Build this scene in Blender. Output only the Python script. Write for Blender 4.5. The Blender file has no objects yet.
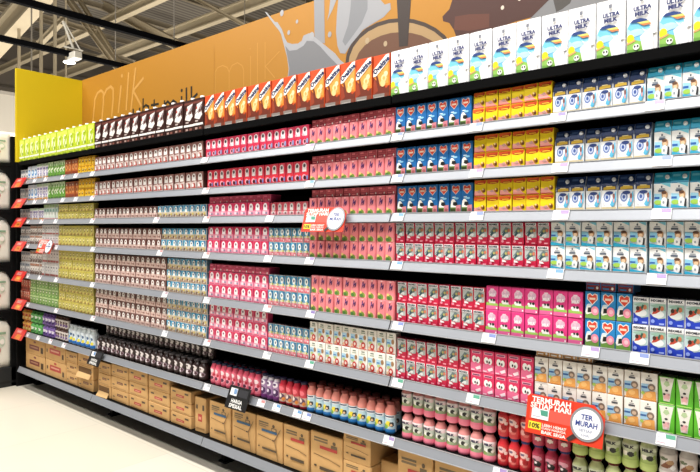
import bpy, bmesh, math, random
from mathutils import Vector, Matrix
random.seed(7)
C = bpy.context.scene.collection
PI = math.pi

# ------------------------------------------------------------------ materials
def lin(h):
    h = h.lstrip('#')
    o = []
    for i in (0, 2, 4):
        c = int(h[i:i+2], 16) / 255
        o.append(c / 12.92 if c <= .04045 else ((c + .055) / 1.055) ** 2.4)
    return (o[0], o[1], o[2], 1)

MATS = {}
def M(hexc, rough=.42, metal=0.0, var=0.0, scale=20):
    key = (hexc, rough, metal, var)
    if key in MATS:
        return MATS[key]
    m = bpy.data.materials.new('print_' + hexc.strip('#'))
    m.use_nodes = True
    nt = m.node_tree
    b = nt.nodes['Principled BSDF']
    b.inputs['Base Color'].default_value = lin(hexc)
    b.inputs['Roughness'].default_value = rough
    b.inputs['Metallic'].default_value = metal
    if var > 0:
        tc = nt.nodes.new('ShaderNodeTexCoord')
        nz = nt.nodes.new('ShaderNodeTexNoise')
        nz.inputs['Scale'].default_value = scale
        nz.inputs['Detail'].default_value = 5
        nt.links.new(tc.outputs['Object'], nz.inputs['Vector'])
        mx = nt.nodes.new('ShaderNodeMix')
        mx.data_type = 'RGBA'
        c = lin(hexc)
        mx.inputs['A'].default_value = (c[0]*(1-var), c[1]*(1-var), c[2]*(1-var), 1)
        mx.inputs['B'].default_value = (min(1, c[0]*(1+var)), min(1, c[1]*(1+var)), min(1, c[2]*(1+var)), 1)
        nt.links.new(nz.outputs['Fac'], mx.inputs['Factor'])
        nt.links.new(mx.outputs['Result'], b.inputs['Base Color'])
    MATS[key] = m
    return m

def matte(hexc, rough=.6, spec=.12):
    m = M(hexc, rough, 0.0, .06, 9)
    m.node_tree.nodes['Principled BSDF'].inputs['Specular IOR Level'].default_value = spec
    return m

def floor_material():
    m = bpy.data.materials.new('polished_cream_tile')
    m.use_nodes = True
    nt = m.node_tree
    b = nt.nodes['Principled BSDF']
    tc = nt.nodes.new('ShaderNodeTexCoord')
    br = nt.nodes.new('ShaderNodeTexBrick')
    br.offset = 0
    br.inputs['Scale'].default_value = 1
    br.inputs['Brick Width'].default_value = .8
    br.inputs['Row Height'].default_value = .8
    br.inputs['Mortar Size'].default_value = .003
    br.inputs['Color1'].default_value = lin('#f6efe0')
    br.inputs['Color2'].default_value = lin('#f3e9d6')
    br.inputs['Mortar'].default_value = lin('#e6ddcc')
    nt.links.new(tc.outputs['Object'], br.inputs['Vector'])
    nz = nt.nodes.new('ShaderNodeTexNoise')
    nz.inputs['Scale'].default_value = 3
    nz.inputs['Detail'].default_value = 6
    nt.links.new(tc.outputs['Object'], nz.inputs['Vector'])
    mx = nt.nodes.new('ShaderNodeMix')
    mx.data_type = 'RGBA'
    mx.blend_type = 'MULTIPLY'
    mx.inputs['Factor'].default_value = .03
    nt.links.new(br.outputs['Color'], mx.inputs['A'])
    nt.links.new(nz.outputs['Color'], mx.inputs['B'])
    nt.links.new(mx.outputs['Result'], b.inputs['Base Color'])
    b.inputs['Roughness'].default_value = .35
    return m

def roof_material():
    m = bpy.data.materials.new('corrugated_roof')
    m.use_nodes = True
    nt = m.node_tree
    b = nt.nodes['Principled BSDF']
    tc = nt.nodes.new('ShaderNodeTexCoord')
    wv = nt.nodes.new('ShaderNodeTexWave')
    wv.bands_direction = 'X'
    wv.inputs['Scale'].default_value = 1.6
    nt.links.new(tc.outputs['Object'], wv.inputs['Vector'])
    rp = nt.nodes.new('ShaderNodeValToRGB')
    rp.color_ramp.elements[0].color = lin('#5e5850')
    rp.color_ramp.elements[1].color = lin('#8a8378')
    nt.links.new(wv.outputs['Fac'], rp.inputs['Fac'])
    nt.links.new(rp.outputs['Color'], b.inputs['Base Color'])
    bp = nt.nodes.new('ShaderNodeBump')
    bp.inputs['Strength'].default_value = .5
    nt.links.new(wv.outputs['Fac'], bp.inputs['Height'])
    nt.links.new(bp.outputs['Normal'], b.inputs['Normal'])
    b.inputs['Roughness'].default_value = .7
    return m

BLACK = matte('#0a0a0b')
KRAFT = M('#d0a56c', .8, 0, .12, 14)
KRAFTD = M('#a67c4a', .85, 0, .12, 14)
STEEL = M('#93979f', .38, .15, .05, 8)
WHITE = M('#f4f3f0')
INK = M('#23242c')

# ------------------------------------------------------------------ mesh building
class MB:
    def __init__(self):
        self.v, self.f, self.mi, self.mats, self.smooth = [], [], [], [], []
    def mat(self, m):
        if m not in self.mats:
            self.mats.append(m)
        return self.mats.index(m)
    def add(self, vs, fs, m, smooth=False):
        b = len(self.v)
        self.v.extend(tuple(p) for p in vs)
        i = self.mat(m)
        for f in fs:
            self.f.append([b + k for k in f])
            self.mi.append(i)
            self.smooth.append(smooth)
    def poly(self, pts, m):
        self.add(pts, [list(range(len(pts)))], m)
    def box(self, x0, x1, y0, y1, z0, z1, m, bev=0.0, faces=None):
        bm = bmesh.new()
        bmesh.ops.create_cube(bm, size=1)
        bmesh.ops.scale(bm, vec=(x1-x0, y1-y0, z1-z0), verts=bm.verts)
        bmesh.ops.translate(bm, vec=((x0+x1)/2, (y0+y1)/2, (z0+z1)/2), verts=bm.verts)
        if bev > 0:
            bmesh.ops.bevel(bm, geom=list(bm.edges), offset=bev, segments=1, affect='EDGES', profile=.5)
        bm.verts.index_update()
        vs = [v.co.copy() for v in bm.verts]
        if faces is None:
            self.add(vs, [[v.index for v in f.verts] for f in bm.faces], m)
        else:
            base = len(self.v)
            self.v.extend(tuple(p) for p in vs)
            for f in bm.faces:
                n = f.normal
                mm = m
                for (axis, sign, alt) in faces:
                    if n[axis] * sign > .8:
                        mm = alt
                self.f.append([base + v.index for v in f.verts])
                self.mi.append(self.mat(mm))
                self.smooth.append(False)
        bm.free()
    def tube(self, p0, p1, r, m, seg=10):
        p0, p1 = Vector(p0), Vector(p1)
        d = (p1 - p0).normalized()
        a = d.orthogonal().normalized()
        c = d.cross(a)
        vs = []
        for p in (p0, p1):
            for k in range(seg):
                t = 2*PI*k/seg
                vs.append(p + a*r*math.cos(t) + c*r*math.sin(t))
        fs = [[k, (k+1) % seg, seg+(k+1) % seg, seg+k] for k in range(seg)]
        fs += [list(range(seg))[::-1], [seg+k for k in range(seg)]]
        self.add(vs, fs, m, False)
    def bar(self, p0, p1, w, h, m, up=(0, 0, 1)):
        p0, p1 = Vector(p0), Vector(p1)
        d = (p1 - p0).normalized()
        s = d.cross(Vector(up)).normalized()
        u = s.cross(d).normalized()
        vs = []
        for p in (p0, p1):
            for a, b in ((-1, -1), (1, -1), (1, 1), (-1, 1)):
                vs.append(p + s*a*w/2 + u*b*h/2)
        self.add(vs, [[0, 1, 5, 4], [1, 2, 6, 5], [2, 3, 7, 6], [3, 0, 4, 7], [3, 2, 1, 0], [4, 5, 6, 7]], m)
    def lathe(self, prof, m, seg=20):
        vs, fs = [], []
        for r, z in prof:
            for k in range(seg):
                t = 2*PI*k/seg
                vs.append((r*math.cos(t), r*math.sin(t), z))
        n = len(prof)
        for i in range(n-1):
            for k in range(seg):
                fs.append([i*seg+k, i*seg+(k+1) % seg, (i+1)*seg+(k+1) % seg, (i+1)*seg+k])
        self.add(vs, fs, m, True)
        self.add(vs[:seg], [list(range(seg))[::-1]], m)
        self.add(vs[-seg:], [list(range(seg))], m)
    def mesh(self, name):
        me = bpy.data.meshes.new(name)
        me.from_pydata(self.v, [], self.f)
        for m in self.mats:
            me.materials.append(m)
        me.polygons.foreach_set('material_index', self.mi)
        me.polygons.foreach_set('use_smooth', self.smooth)
        me.update()
        return me
    def build(self, name, parent=None, loc=(0, 0, 0)):
        return link(name, self.mesh(name), parent, loc)

def link(name, me, parent=None, loc=(0, 0, 0), rot=(0, 0, 0)):
    o = bpy.data.objects.new(name, me)
    C.objects.link(o)
    o.location = loc
    o.rotation_euler = rot
    if parent is not None:
        o.parent = parent
    return o

def tag(o, label, cat, group=None):
    o['label'] = label
    o['category'] = cat
    if group:
        o['group'] = group
    return o

def struct(o):
    o['kind'] = 'structure'
    return o

def empty(name, loc, rot=(0, 0, 0)):
    return link(name, None, None, loc, rot)

TXT = {}
def text_geo(s, bold=.0):
    """(verts, faces) of a flat word, height 1 (cap), centred on the origin."""
    if (s, bold) in TXT:
        return TXT[(s, bold)]
    cu = bpy.data.curves.new('word', 'FONT')
    cu.body = s
    cu.size = 1
    cu.resolution_u = 2
    cu.offset = bold
    cu.align_x = 'CENTER'
    cu.align_y = 'CENTER'
    o = bpy.data.objects.new('word', cu)
    C.objects.link(o)
    bpy.context.view_layer.update()
    dg = bpy.context.evaluated_depsgraph_get()
    me = bpy.data.meshes.new_from_object(o.evaluated_get(dg))
    vs = [(v.co.x, v.co.y) for v in me.vertices]
    fs = [list(p.vertices) for p in me.polygons]
    bpy.data.objects.remove(o)
    bpy.data.curves.remove(cu)
    bpy.data.meshes.remove(me)
    x0, x1 = min(v[0] for v in vs), max(v[0] for v in vs)
    y0, y1 = min(v[1] for v in vs), max(v[1] for v in vs)
    vs = [((x-(x0+x1)/2)/(x1-x0), (y-(y0+y1)/2)/(y1-y0)) for x, y in vs]
    TXT[(s, bold)] = (vs, fs)
    return vs, fs

def ell(cx, cy, rx, ry, n=14):
    return [(cx+rx*math.cos(2*PI*k/n), cy+ry*math.sin(2*PI*k/n)) for k in range(n)]

def rect(a, b, c, d):
    return [(a, b), (c, b), (c, d), (a, d)]

def draw(mb, art, w, h, place, step=.0004):
    """Printed shapes in label coordinates (u 0..1, v 0..1): place(u, v, lift) gives the point."""
    lift = step
    for s in art:
        k = s[0]
        if k == 't':
            _, word, cx, cy, tw, th, rot, col = s
            vs, fs = text_geo(word, .055)
            ca, sa = math.cos(rot), math.sin(rot)
            pts = []
            for x, y in vs:
                X, Y = x*tw*w, y*th*h
                pts.append(place(cx+(X*ca-Y*sa)/w, cy+(X*sa+Y*ca)/h, lift))
            mb.add(pts, fs, M(col))
        else:
            if k == 'r':
                pts, col = rect(*s[1:5]), s[5]
            elif k == 'e':
                pts, col = ell(*s[1:5]), s[5]
            else:
                pts, col = s[1], s[2]
            cl = [(min(.995, max(.005, u)), min(.995, max(.005, v))) for u, v in pts]
            mb.poly([place(u, v, lift) for u, v in cl], M(col))
        lift += step

# ------------------------------------------------------------------ the shelving
LIP = dict(T=1.837, r1=1.683, r2=1.519, r3=1.366, r4=1.175, r5=.936, r6=.710, r7=.471, deck=.176)
SHELF = dict(T='top shelf', r1='second shelf down', r2='third shelf down', r3='fourth shelf down', r4='fifth shelf down',
             r5='sixth shelf down', r6='seventh shelf down', r7='bottle shelf', deck='bottom deck')
BAYS = [('far-left bay', -3.75, -2.5), ('second bay', -2.5, -1.25), ('third bay', -1.25, 0.0), ('near-right bay', 0.0, 1.25)]
def bay_of(x):
    for n, a, b in BAYS:
        if x < b:
            return n
    return BAYS[-1][0]
ORD = ['first', 'second', 'third', 'fourth', 'fifth', 'sixth', 'seventh', 'eighth', 'ninth', 'tenth', 'eleventh', 'twelfth', 'thirteenth',
       'fourteenth', 'fifteenth', 'sixteenth', 'seventeenth', 'eighteenth', 'nineteenth', 'twentieth', 'twenty-first', 'twenty-second', 'twenty-third']

def top_of(s):
    return LIP[s] - .004

for bi, (bn, xa, xb) in enumerate(BAYS):
    a, b = xa + .003, xb - .003
    for s, lz in LIP.items():
        if s == 'deck':
            continue
        t = empty('gondola_shelf', (a, 0, lz - .004))
        w = b - a
        mb = MB()
        mb.box(0, w, .004, .505, -.022, 0, BLACK, .002)
        mb.build('shelf_board', t)
        mb = MB()
        if s == 'T':
            mb.box(0, w, -.006, .004, -.030, .004, matte('#060607', .7, .06), .002)
            mb.build('front_edge', t)
            tag(t, 'black %s of the %s, with no price rail' % (SHELF[s], bn), 'shelf', 'gondola shelves')
        else:
            vs = []
            for x in (0, w):
                vs += [(x, .001, .004), (x, -.015, -.029), (x, -.010, -.032), (x, .004, .001)]
            mb.add(vs, [[0, 1, 5, 4], [1, 2, 6, 5], [2, 3, 7, 6], [3, 0, 4, 7], [3, 2, 1, 0], [4, 5, 6, 7]], STEEL)
            # rolled bead on both long edges of the price channel
            mb.bar((0, -.0002, .0045), (w, -.0002, .0045), .003, .003, M('#b4b7bd', .3, .3))
            mb.bar((0, -.0155, -.0295), (w, -.0155, -.0295), .003, .003, M('#b4b7bd', .3, .3))
            mb.build('price_rail', t)
            tag(t, 'black shelf with grey price rail, %s of the %s' % (SHELF[s], bn), 'shelf', 'gondola shelves')
    # base deck
    t = empty('gondola_deck', (a, 0, LIP['deck'] - .004))
    w = b - a
    mb = MB()
    mb.box(0, w, .004, .505, -.022, 0, BLACK, .002)
    mb.build('deck_board', t)
    mb = MB()
    mb.add([(x, y, z) for x in (0, w) for (y, z) in ((.001, .004), (-.018, -.037), (-.012, -.040), (.004, .001))],
           [[0, 1, 5, 4], [1, 2, 6, 5], [2, 3, 7, 6], [3, 0, 4, 7], [3, 2, 1, 0], [4, 5, 6, 7]], STEEL)
    mb.build('kick_rail', t)
    mb = MB()
    mb.box(0, w, .30, .32, -.172, -.022, BLACK)
    mb.build('plinth', t)
    tag(t, 'low base deck of the %s carrying the brown boxes' % bn, 'shelf base', 'gondola base decks')
    # back panel
    mb = MB()
    mb.box(0, w, .511, .56, 0, 1.838, M('#19191b', .6, 0, .15), .002)
    for zz in (.35, .65, .95, 1.25, 1.55):
        mb.box(.01, w-.01, .5085, .511, zz, zz+.004, M('#0a0a0b', .6))
    o = mb.build('gondola_back_panel', None, (a, 0, 0))
    tag(o, 'dark back panel behind the shelves of the %s' % bn, 'panel', 'gondola back panels')

up_lab = ['black upright at the far-left end of the shelving', 'black upright between the far-left and second bays',
          'black upright between the second and third bays', 'black upright between the third and near-right bays', None]
for i, x in enumerate((-3.75, -2.5, -1.25, 0.0)):
    t = empty('gondola_upright', (x, 0, 0))
    mb = MB()
    mb.box(-.0025, .0025, .47, .5105, .03, 1.83, BLACK)
    for k in range(34):
        mb.box(-.0015, .0015, .4695, .47, .1+k*.05, .125+k*.05, M('#000000', .8))
    mb.build('post', t)
    mb = MB()
    mb.box(-.018, .018, .13, .29, 0, .146, BLACK, .003)
    mb.box(-.03, .03, .12, .295, 0, .012, BLACK, .002)
    mb.build('foot', t)
    tag(t, up_lab[i], 'shelf upright', 'gondola uprights')
mb = MB()
mb.box(-3.825, -3.798, .0, .57, 0, 1.838, BLACK, .003)
mb.box(-3.828, -3.825, .05, .52, .1, 1.75, M('#161617', .5))
tag(mb.build('gondola_end_panel'), 'black end panel closing the far-left end of the shelving', 'panel')

# ------------------------------------------------------------------ carton kinds
B_ = '#1d2b57'
K = {}
def kind(key, name, desc, d, base, side, top, art, cap=None, slant=None, cat='carton'):
    K[key] = dict(name=name, desc=desc, d=d, base=base, side=side, top=top, art=art, cap=cap, slant=slant, cat=cat)

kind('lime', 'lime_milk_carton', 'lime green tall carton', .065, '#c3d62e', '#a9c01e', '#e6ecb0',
     [('p', [(.05, .95), (.95, .95), (.95, .8), (.05, .72)], '#d9e860'), ('e', .5, .55, .32, .26, '#eef3c8'), ('p', [(.2, .3), (.75, .8), (.9, .78), (.4, .28)], '#b5cc2a'),
      ('e', .58, .68, .16, .07, '#a3bf1a'), ('r', 0, .17, 1, .24, '#f4f7de'), ('r', .15, .06, .8, .11, '#96b01c'), ('e', .75, .36, .13, .06, '#8cab1a')], cap='#f3f3ee')
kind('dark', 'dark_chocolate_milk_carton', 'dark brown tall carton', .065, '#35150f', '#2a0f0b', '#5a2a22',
     [('r', 0, .86, 1, .93, '#6e3a31'), ('p', [(.1, .42), (.35, .82), (.9, .88), (.75, .66), (.9, .5), (.6, .36)], '#e9e4e1'), ('p', [(.1, .56), (.4, .6), (.8, .82), (.88, .76), (.5, .5)], '#8d8184'),
      ('e', .4, .52, .13, .06, '#f8f6f4'), ('e', .68, .62, .1, .05, '#5c2f27'), ('e', .33, .72, .07, .04, '#b23a34'), ('r', 0, .19, 1, .255, '#f2efec'), ('r', .2, .3, .5, .35, '#b8a9a5'), ('r', .2, .07, .45, .13, '#b99a90'), ('r', .6, .07, .85, .13, '#8e5a4e')], cap='#f3f1ee')
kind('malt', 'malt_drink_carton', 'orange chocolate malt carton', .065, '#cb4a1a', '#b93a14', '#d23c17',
     [('p', [(0, .3), (1, .3), (1, .86), (0, .72)], '#dd8228'), ('p', [(.2, .35), (.9, .35), (.92, .8), (.5, .82), (.25, .6)], '#e2a04a'), ('p', [(0, .12), (1, .12), (1, .3), (.78, .24), (.55, .34), (.42, .3), (.3, .5), (.14, .66), (.2, .44), (0, .52)], '#6d2a17'),
      ('p', [(.0, .12), (.3, .2), (.2, .4), (.08, .5), (0, .4)], '#93391d'), ('e', .66, .47, .17, .085, '#f2d9a0'), ('e', .6, .36, .16, .08, '#ecc98a'), ('e', .78, .56, .12, .06, '#f5dfae'), ('e', .66, .47, .08, .04, '#d9ab62'),
      ('p', [(.02, .53), (.2, .54), (.98, .84), (.98, .99), (.78, .98), (.02, .69)], '#f8f3ea'), ('t', 'Ovaltine', .5, .765, 1.12, .13, .62, '#0f2256'), ('r', 0, 0, 1, .13, '#8d827c'), ('r', .1, .03, .7, .07, '#b9b1ab'), ('r', .72, .0, 1, .13, '#7d3b22')])
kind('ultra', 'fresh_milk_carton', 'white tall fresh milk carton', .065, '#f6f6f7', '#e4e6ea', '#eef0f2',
     [('e', .36, .36, .43, .22, '#74c3ea'), ('r', 0, .3, .5, .46, '#74c3ea'), ('e', .3, .36, .26, .06, '#b9dcf2'), ('p', [(.02, .45), (.2, .37), (.75, .4), (.7, .33), (.1, .28), (0, .3)], '#aed2ee'),
      ('p', [(0, 0), (.8, 0), (.8, .12), (.55, .19), (.3, .24), (0, .19)], '#8fc25a'), ('p', [(0, 0), (.8, 0), (.8, .05), (0, .1)], '#6ea444'), ('e', .12, .27, .13, .075, '#ffe51e'), ('p', [(0, .2), (.28, .25), (.3, .22), (0, .17)], '#d8a56a'),
      ('p', [(.1, .53), (.2, .575), (.45, .585), (.66, .55), (.72, .52), (.4, .52)], '#26417e'), ('p', [(.34, .52), (.74, .52), (.8, .47), (.52, .475)], '#d9cf6e'), ('p', [(.44, .49), (.79, .48), (.82, .455), (.56, .45)], '#df7f4d'),
      ('p', [(.45, .28), (.6, .33), (1, .45), (1, .3), (.88, .3), (.9, .02), (.56, .02)], '#f7f7fa'), ('p', [(.52, .26), (.64, .29), (.66, .05), (.6, .05)], '#dfe3ea'), ('p', [(.5, .42), (.7, .34), (.85, .42), (.75, .36), (.98, .3), (.72, .28)], '#ffffff'),
      ('e', .33, .12, .11, .05, '#f1f3ec'), ('e', .28, .13, .03, .02, '#2c2c2c'), ('e', .38, .13, .03, .02, '#2c2c2c'),
      ('t', 'ULTRA', .53, .745, .6, .076, .02, '#1e2a66'), ('t', 'MILK', .52, .655, .48, .072, .02, '#1e2a66'), ('r', .44, .87, .56, .92, '#7b7f8a'), ('e', .5, .87, .06, .02, '#7b7f8a'), ('r', .2, .015, .5, .03, '#e8f0dc')])
# small cartons on the far bays
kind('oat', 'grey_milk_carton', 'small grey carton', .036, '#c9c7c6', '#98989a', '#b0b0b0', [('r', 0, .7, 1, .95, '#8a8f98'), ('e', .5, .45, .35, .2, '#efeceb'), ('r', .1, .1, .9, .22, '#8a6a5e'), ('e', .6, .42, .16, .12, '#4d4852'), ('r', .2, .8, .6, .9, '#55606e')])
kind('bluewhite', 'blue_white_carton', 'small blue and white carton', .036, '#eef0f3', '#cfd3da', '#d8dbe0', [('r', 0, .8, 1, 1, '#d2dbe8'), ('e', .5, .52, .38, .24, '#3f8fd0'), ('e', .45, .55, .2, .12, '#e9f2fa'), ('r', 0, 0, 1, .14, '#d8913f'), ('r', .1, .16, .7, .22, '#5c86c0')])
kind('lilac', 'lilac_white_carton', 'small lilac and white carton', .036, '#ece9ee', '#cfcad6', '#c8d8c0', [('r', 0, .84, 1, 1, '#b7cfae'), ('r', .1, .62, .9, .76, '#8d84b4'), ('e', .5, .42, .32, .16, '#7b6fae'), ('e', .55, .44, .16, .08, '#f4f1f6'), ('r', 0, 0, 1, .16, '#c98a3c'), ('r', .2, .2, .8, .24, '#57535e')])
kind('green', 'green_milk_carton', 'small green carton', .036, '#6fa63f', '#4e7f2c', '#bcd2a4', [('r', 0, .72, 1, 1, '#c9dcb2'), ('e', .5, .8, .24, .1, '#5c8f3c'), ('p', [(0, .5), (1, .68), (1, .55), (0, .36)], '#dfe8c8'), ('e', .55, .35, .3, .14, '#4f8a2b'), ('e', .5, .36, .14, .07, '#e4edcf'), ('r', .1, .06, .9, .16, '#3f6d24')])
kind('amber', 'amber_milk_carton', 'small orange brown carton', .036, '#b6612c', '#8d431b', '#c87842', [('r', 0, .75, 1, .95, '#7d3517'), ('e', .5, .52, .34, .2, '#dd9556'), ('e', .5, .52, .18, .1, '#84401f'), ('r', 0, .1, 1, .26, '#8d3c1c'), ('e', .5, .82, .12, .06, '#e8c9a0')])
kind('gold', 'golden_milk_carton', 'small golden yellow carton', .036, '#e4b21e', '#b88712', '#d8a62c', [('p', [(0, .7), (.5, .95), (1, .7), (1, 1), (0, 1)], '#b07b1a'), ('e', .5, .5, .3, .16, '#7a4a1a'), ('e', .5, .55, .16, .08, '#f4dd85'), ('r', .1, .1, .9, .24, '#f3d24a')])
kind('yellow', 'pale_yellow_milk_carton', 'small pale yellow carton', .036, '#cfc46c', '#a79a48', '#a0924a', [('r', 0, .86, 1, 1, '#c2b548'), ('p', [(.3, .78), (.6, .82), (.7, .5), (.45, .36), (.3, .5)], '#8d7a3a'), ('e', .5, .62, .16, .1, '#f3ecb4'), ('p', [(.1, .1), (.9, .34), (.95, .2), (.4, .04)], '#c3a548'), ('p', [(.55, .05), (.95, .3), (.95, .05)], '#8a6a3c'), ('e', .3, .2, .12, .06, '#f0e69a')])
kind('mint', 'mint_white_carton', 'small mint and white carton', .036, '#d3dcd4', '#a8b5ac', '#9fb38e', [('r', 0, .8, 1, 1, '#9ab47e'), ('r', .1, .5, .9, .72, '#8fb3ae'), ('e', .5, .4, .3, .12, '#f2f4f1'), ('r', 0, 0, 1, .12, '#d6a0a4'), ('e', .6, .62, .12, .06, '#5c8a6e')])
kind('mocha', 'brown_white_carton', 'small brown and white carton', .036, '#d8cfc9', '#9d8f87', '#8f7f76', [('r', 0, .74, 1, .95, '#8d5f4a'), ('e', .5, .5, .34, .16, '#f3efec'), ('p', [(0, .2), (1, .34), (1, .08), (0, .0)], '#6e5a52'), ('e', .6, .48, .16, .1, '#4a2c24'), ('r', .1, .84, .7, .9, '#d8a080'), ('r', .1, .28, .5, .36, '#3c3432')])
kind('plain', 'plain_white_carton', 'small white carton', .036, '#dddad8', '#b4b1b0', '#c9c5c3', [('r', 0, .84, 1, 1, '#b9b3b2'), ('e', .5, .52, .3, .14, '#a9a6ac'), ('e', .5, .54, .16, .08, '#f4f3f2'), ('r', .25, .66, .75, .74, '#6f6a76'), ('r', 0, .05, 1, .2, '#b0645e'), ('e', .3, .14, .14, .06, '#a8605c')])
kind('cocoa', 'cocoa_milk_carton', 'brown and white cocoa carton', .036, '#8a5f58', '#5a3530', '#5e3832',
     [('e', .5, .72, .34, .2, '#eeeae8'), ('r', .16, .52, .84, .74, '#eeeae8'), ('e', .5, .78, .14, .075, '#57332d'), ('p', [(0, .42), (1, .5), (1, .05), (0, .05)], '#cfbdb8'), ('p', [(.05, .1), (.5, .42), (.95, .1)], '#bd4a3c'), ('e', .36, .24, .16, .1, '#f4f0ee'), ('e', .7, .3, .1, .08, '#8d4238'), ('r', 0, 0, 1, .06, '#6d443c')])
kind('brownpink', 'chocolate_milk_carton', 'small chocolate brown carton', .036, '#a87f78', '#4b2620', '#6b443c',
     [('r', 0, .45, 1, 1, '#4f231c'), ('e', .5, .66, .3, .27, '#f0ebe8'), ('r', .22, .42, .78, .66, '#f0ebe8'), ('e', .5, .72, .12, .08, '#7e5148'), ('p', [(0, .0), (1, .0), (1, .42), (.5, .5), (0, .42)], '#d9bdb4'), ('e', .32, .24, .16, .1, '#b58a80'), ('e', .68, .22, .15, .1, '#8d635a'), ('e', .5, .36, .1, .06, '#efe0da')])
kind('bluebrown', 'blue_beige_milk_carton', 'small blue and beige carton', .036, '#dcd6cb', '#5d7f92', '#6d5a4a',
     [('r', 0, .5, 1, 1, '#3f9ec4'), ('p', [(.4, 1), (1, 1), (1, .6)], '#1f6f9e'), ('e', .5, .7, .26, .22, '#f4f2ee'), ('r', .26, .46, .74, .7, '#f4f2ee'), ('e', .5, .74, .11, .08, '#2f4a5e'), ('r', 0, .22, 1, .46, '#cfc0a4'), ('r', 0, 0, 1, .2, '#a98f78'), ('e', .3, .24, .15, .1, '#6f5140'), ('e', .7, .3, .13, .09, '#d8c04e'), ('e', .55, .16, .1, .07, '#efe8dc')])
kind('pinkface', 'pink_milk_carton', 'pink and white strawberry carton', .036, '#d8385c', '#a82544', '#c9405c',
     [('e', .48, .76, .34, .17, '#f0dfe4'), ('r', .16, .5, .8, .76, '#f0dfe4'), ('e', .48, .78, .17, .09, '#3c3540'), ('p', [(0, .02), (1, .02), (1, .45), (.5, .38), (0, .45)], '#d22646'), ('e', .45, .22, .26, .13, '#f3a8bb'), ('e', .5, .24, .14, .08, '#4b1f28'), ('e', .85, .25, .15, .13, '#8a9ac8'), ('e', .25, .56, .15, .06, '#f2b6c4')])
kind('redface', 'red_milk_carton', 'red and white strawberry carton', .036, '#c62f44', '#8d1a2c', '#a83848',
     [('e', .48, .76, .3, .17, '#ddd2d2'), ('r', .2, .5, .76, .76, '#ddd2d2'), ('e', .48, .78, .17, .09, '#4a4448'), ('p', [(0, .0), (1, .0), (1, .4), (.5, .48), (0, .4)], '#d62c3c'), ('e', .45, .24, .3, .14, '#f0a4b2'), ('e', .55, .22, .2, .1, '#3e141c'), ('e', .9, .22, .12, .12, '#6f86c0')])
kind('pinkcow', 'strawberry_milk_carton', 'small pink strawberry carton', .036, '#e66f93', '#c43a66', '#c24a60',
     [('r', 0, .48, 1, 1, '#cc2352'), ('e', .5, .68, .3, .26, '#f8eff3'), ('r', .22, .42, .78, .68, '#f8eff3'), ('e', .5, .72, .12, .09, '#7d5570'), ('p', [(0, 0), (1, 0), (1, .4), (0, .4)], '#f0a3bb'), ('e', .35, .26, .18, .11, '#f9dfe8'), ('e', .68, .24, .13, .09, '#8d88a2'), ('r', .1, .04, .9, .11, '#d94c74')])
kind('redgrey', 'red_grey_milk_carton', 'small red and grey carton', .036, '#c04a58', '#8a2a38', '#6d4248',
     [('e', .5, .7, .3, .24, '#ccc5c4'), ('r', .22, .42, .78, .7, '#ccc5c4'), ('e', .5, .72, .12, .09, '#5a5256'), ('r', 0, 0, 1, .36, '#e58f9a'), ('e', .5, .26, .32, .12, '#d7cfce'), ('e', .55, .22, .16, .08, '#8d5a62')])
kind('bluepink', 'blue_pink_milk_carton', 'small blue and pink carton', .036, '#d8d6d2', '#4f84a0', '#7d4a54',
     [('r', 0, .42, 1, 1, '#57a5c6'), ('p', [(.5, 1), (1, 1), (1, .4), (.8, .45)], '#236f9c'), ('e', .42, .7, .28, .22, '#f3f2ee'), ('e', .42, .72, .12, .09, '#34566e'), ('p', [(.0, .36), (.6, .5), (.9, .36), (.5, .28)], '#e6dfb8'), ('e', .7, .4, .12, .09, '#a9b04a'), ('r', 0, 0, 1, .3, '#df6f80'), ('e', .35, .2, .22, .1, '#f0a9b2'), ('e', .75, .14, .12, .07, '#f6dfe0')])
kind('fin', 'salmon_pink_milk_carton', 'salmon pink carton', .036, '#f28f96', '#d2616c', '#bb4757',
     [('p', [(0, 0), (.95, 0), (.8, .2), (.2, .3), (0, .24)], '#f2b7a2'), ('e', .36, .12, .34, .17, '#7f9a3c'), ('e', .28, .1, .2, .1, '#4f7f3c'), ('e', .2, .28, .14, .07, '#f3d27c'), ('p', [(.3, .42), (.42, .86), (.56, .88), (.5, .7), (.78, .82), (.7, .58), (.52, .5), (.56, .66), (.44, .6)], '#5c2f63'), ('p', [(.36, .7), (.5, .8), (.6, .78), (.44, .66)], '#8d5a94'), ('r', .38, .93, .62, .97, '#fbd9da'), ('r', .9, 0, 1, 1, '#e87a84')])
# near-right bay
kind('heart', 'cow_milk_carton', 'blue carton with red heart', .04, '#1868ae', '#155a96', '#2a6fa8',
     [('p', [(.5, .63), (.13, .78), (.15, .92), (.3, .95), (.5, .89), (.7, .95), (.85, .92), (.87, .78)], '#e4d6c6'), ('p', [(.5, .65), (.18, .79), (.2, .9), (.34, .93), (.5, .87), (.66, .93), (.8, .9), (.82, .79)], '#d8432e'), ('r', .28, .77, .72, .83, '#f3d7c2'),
      ('r', .2, .52, .5, .56, '#cfe6f6'), ('e', .58, .5, .22, .035, '#8cc8ec'), ('r', 0, 0, 1, .24, '#75964a'), ('p', [(0, .18), (.5, .26), (1, .2), (1, .28), (0, .28)], '#5f7f3a'), ('p', [(.05, .2), (.1, .42), (.4, .46), (.62, .36), (.6, .2)], '#f1efe9'), ('p', [(.25, .28), (.3, .38), (.62, .38), (.7, .28), (.5, .24)], '#191919'), ('e', .3, .44, .14, .04, '#f7f5ef'), ('p', [(.55, .06), (.58, .26), (1, .28), (1, .06)], '#cf7f8c'), ('r', .05, .03, .5, .16, '#34421e'), ('e', .78, .12, .14, .05, '#a85a5a'), ('p', [(.5, .0), (1, .0), (1, .05), (.5, .06)], '#4a5a2c')])
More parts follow.
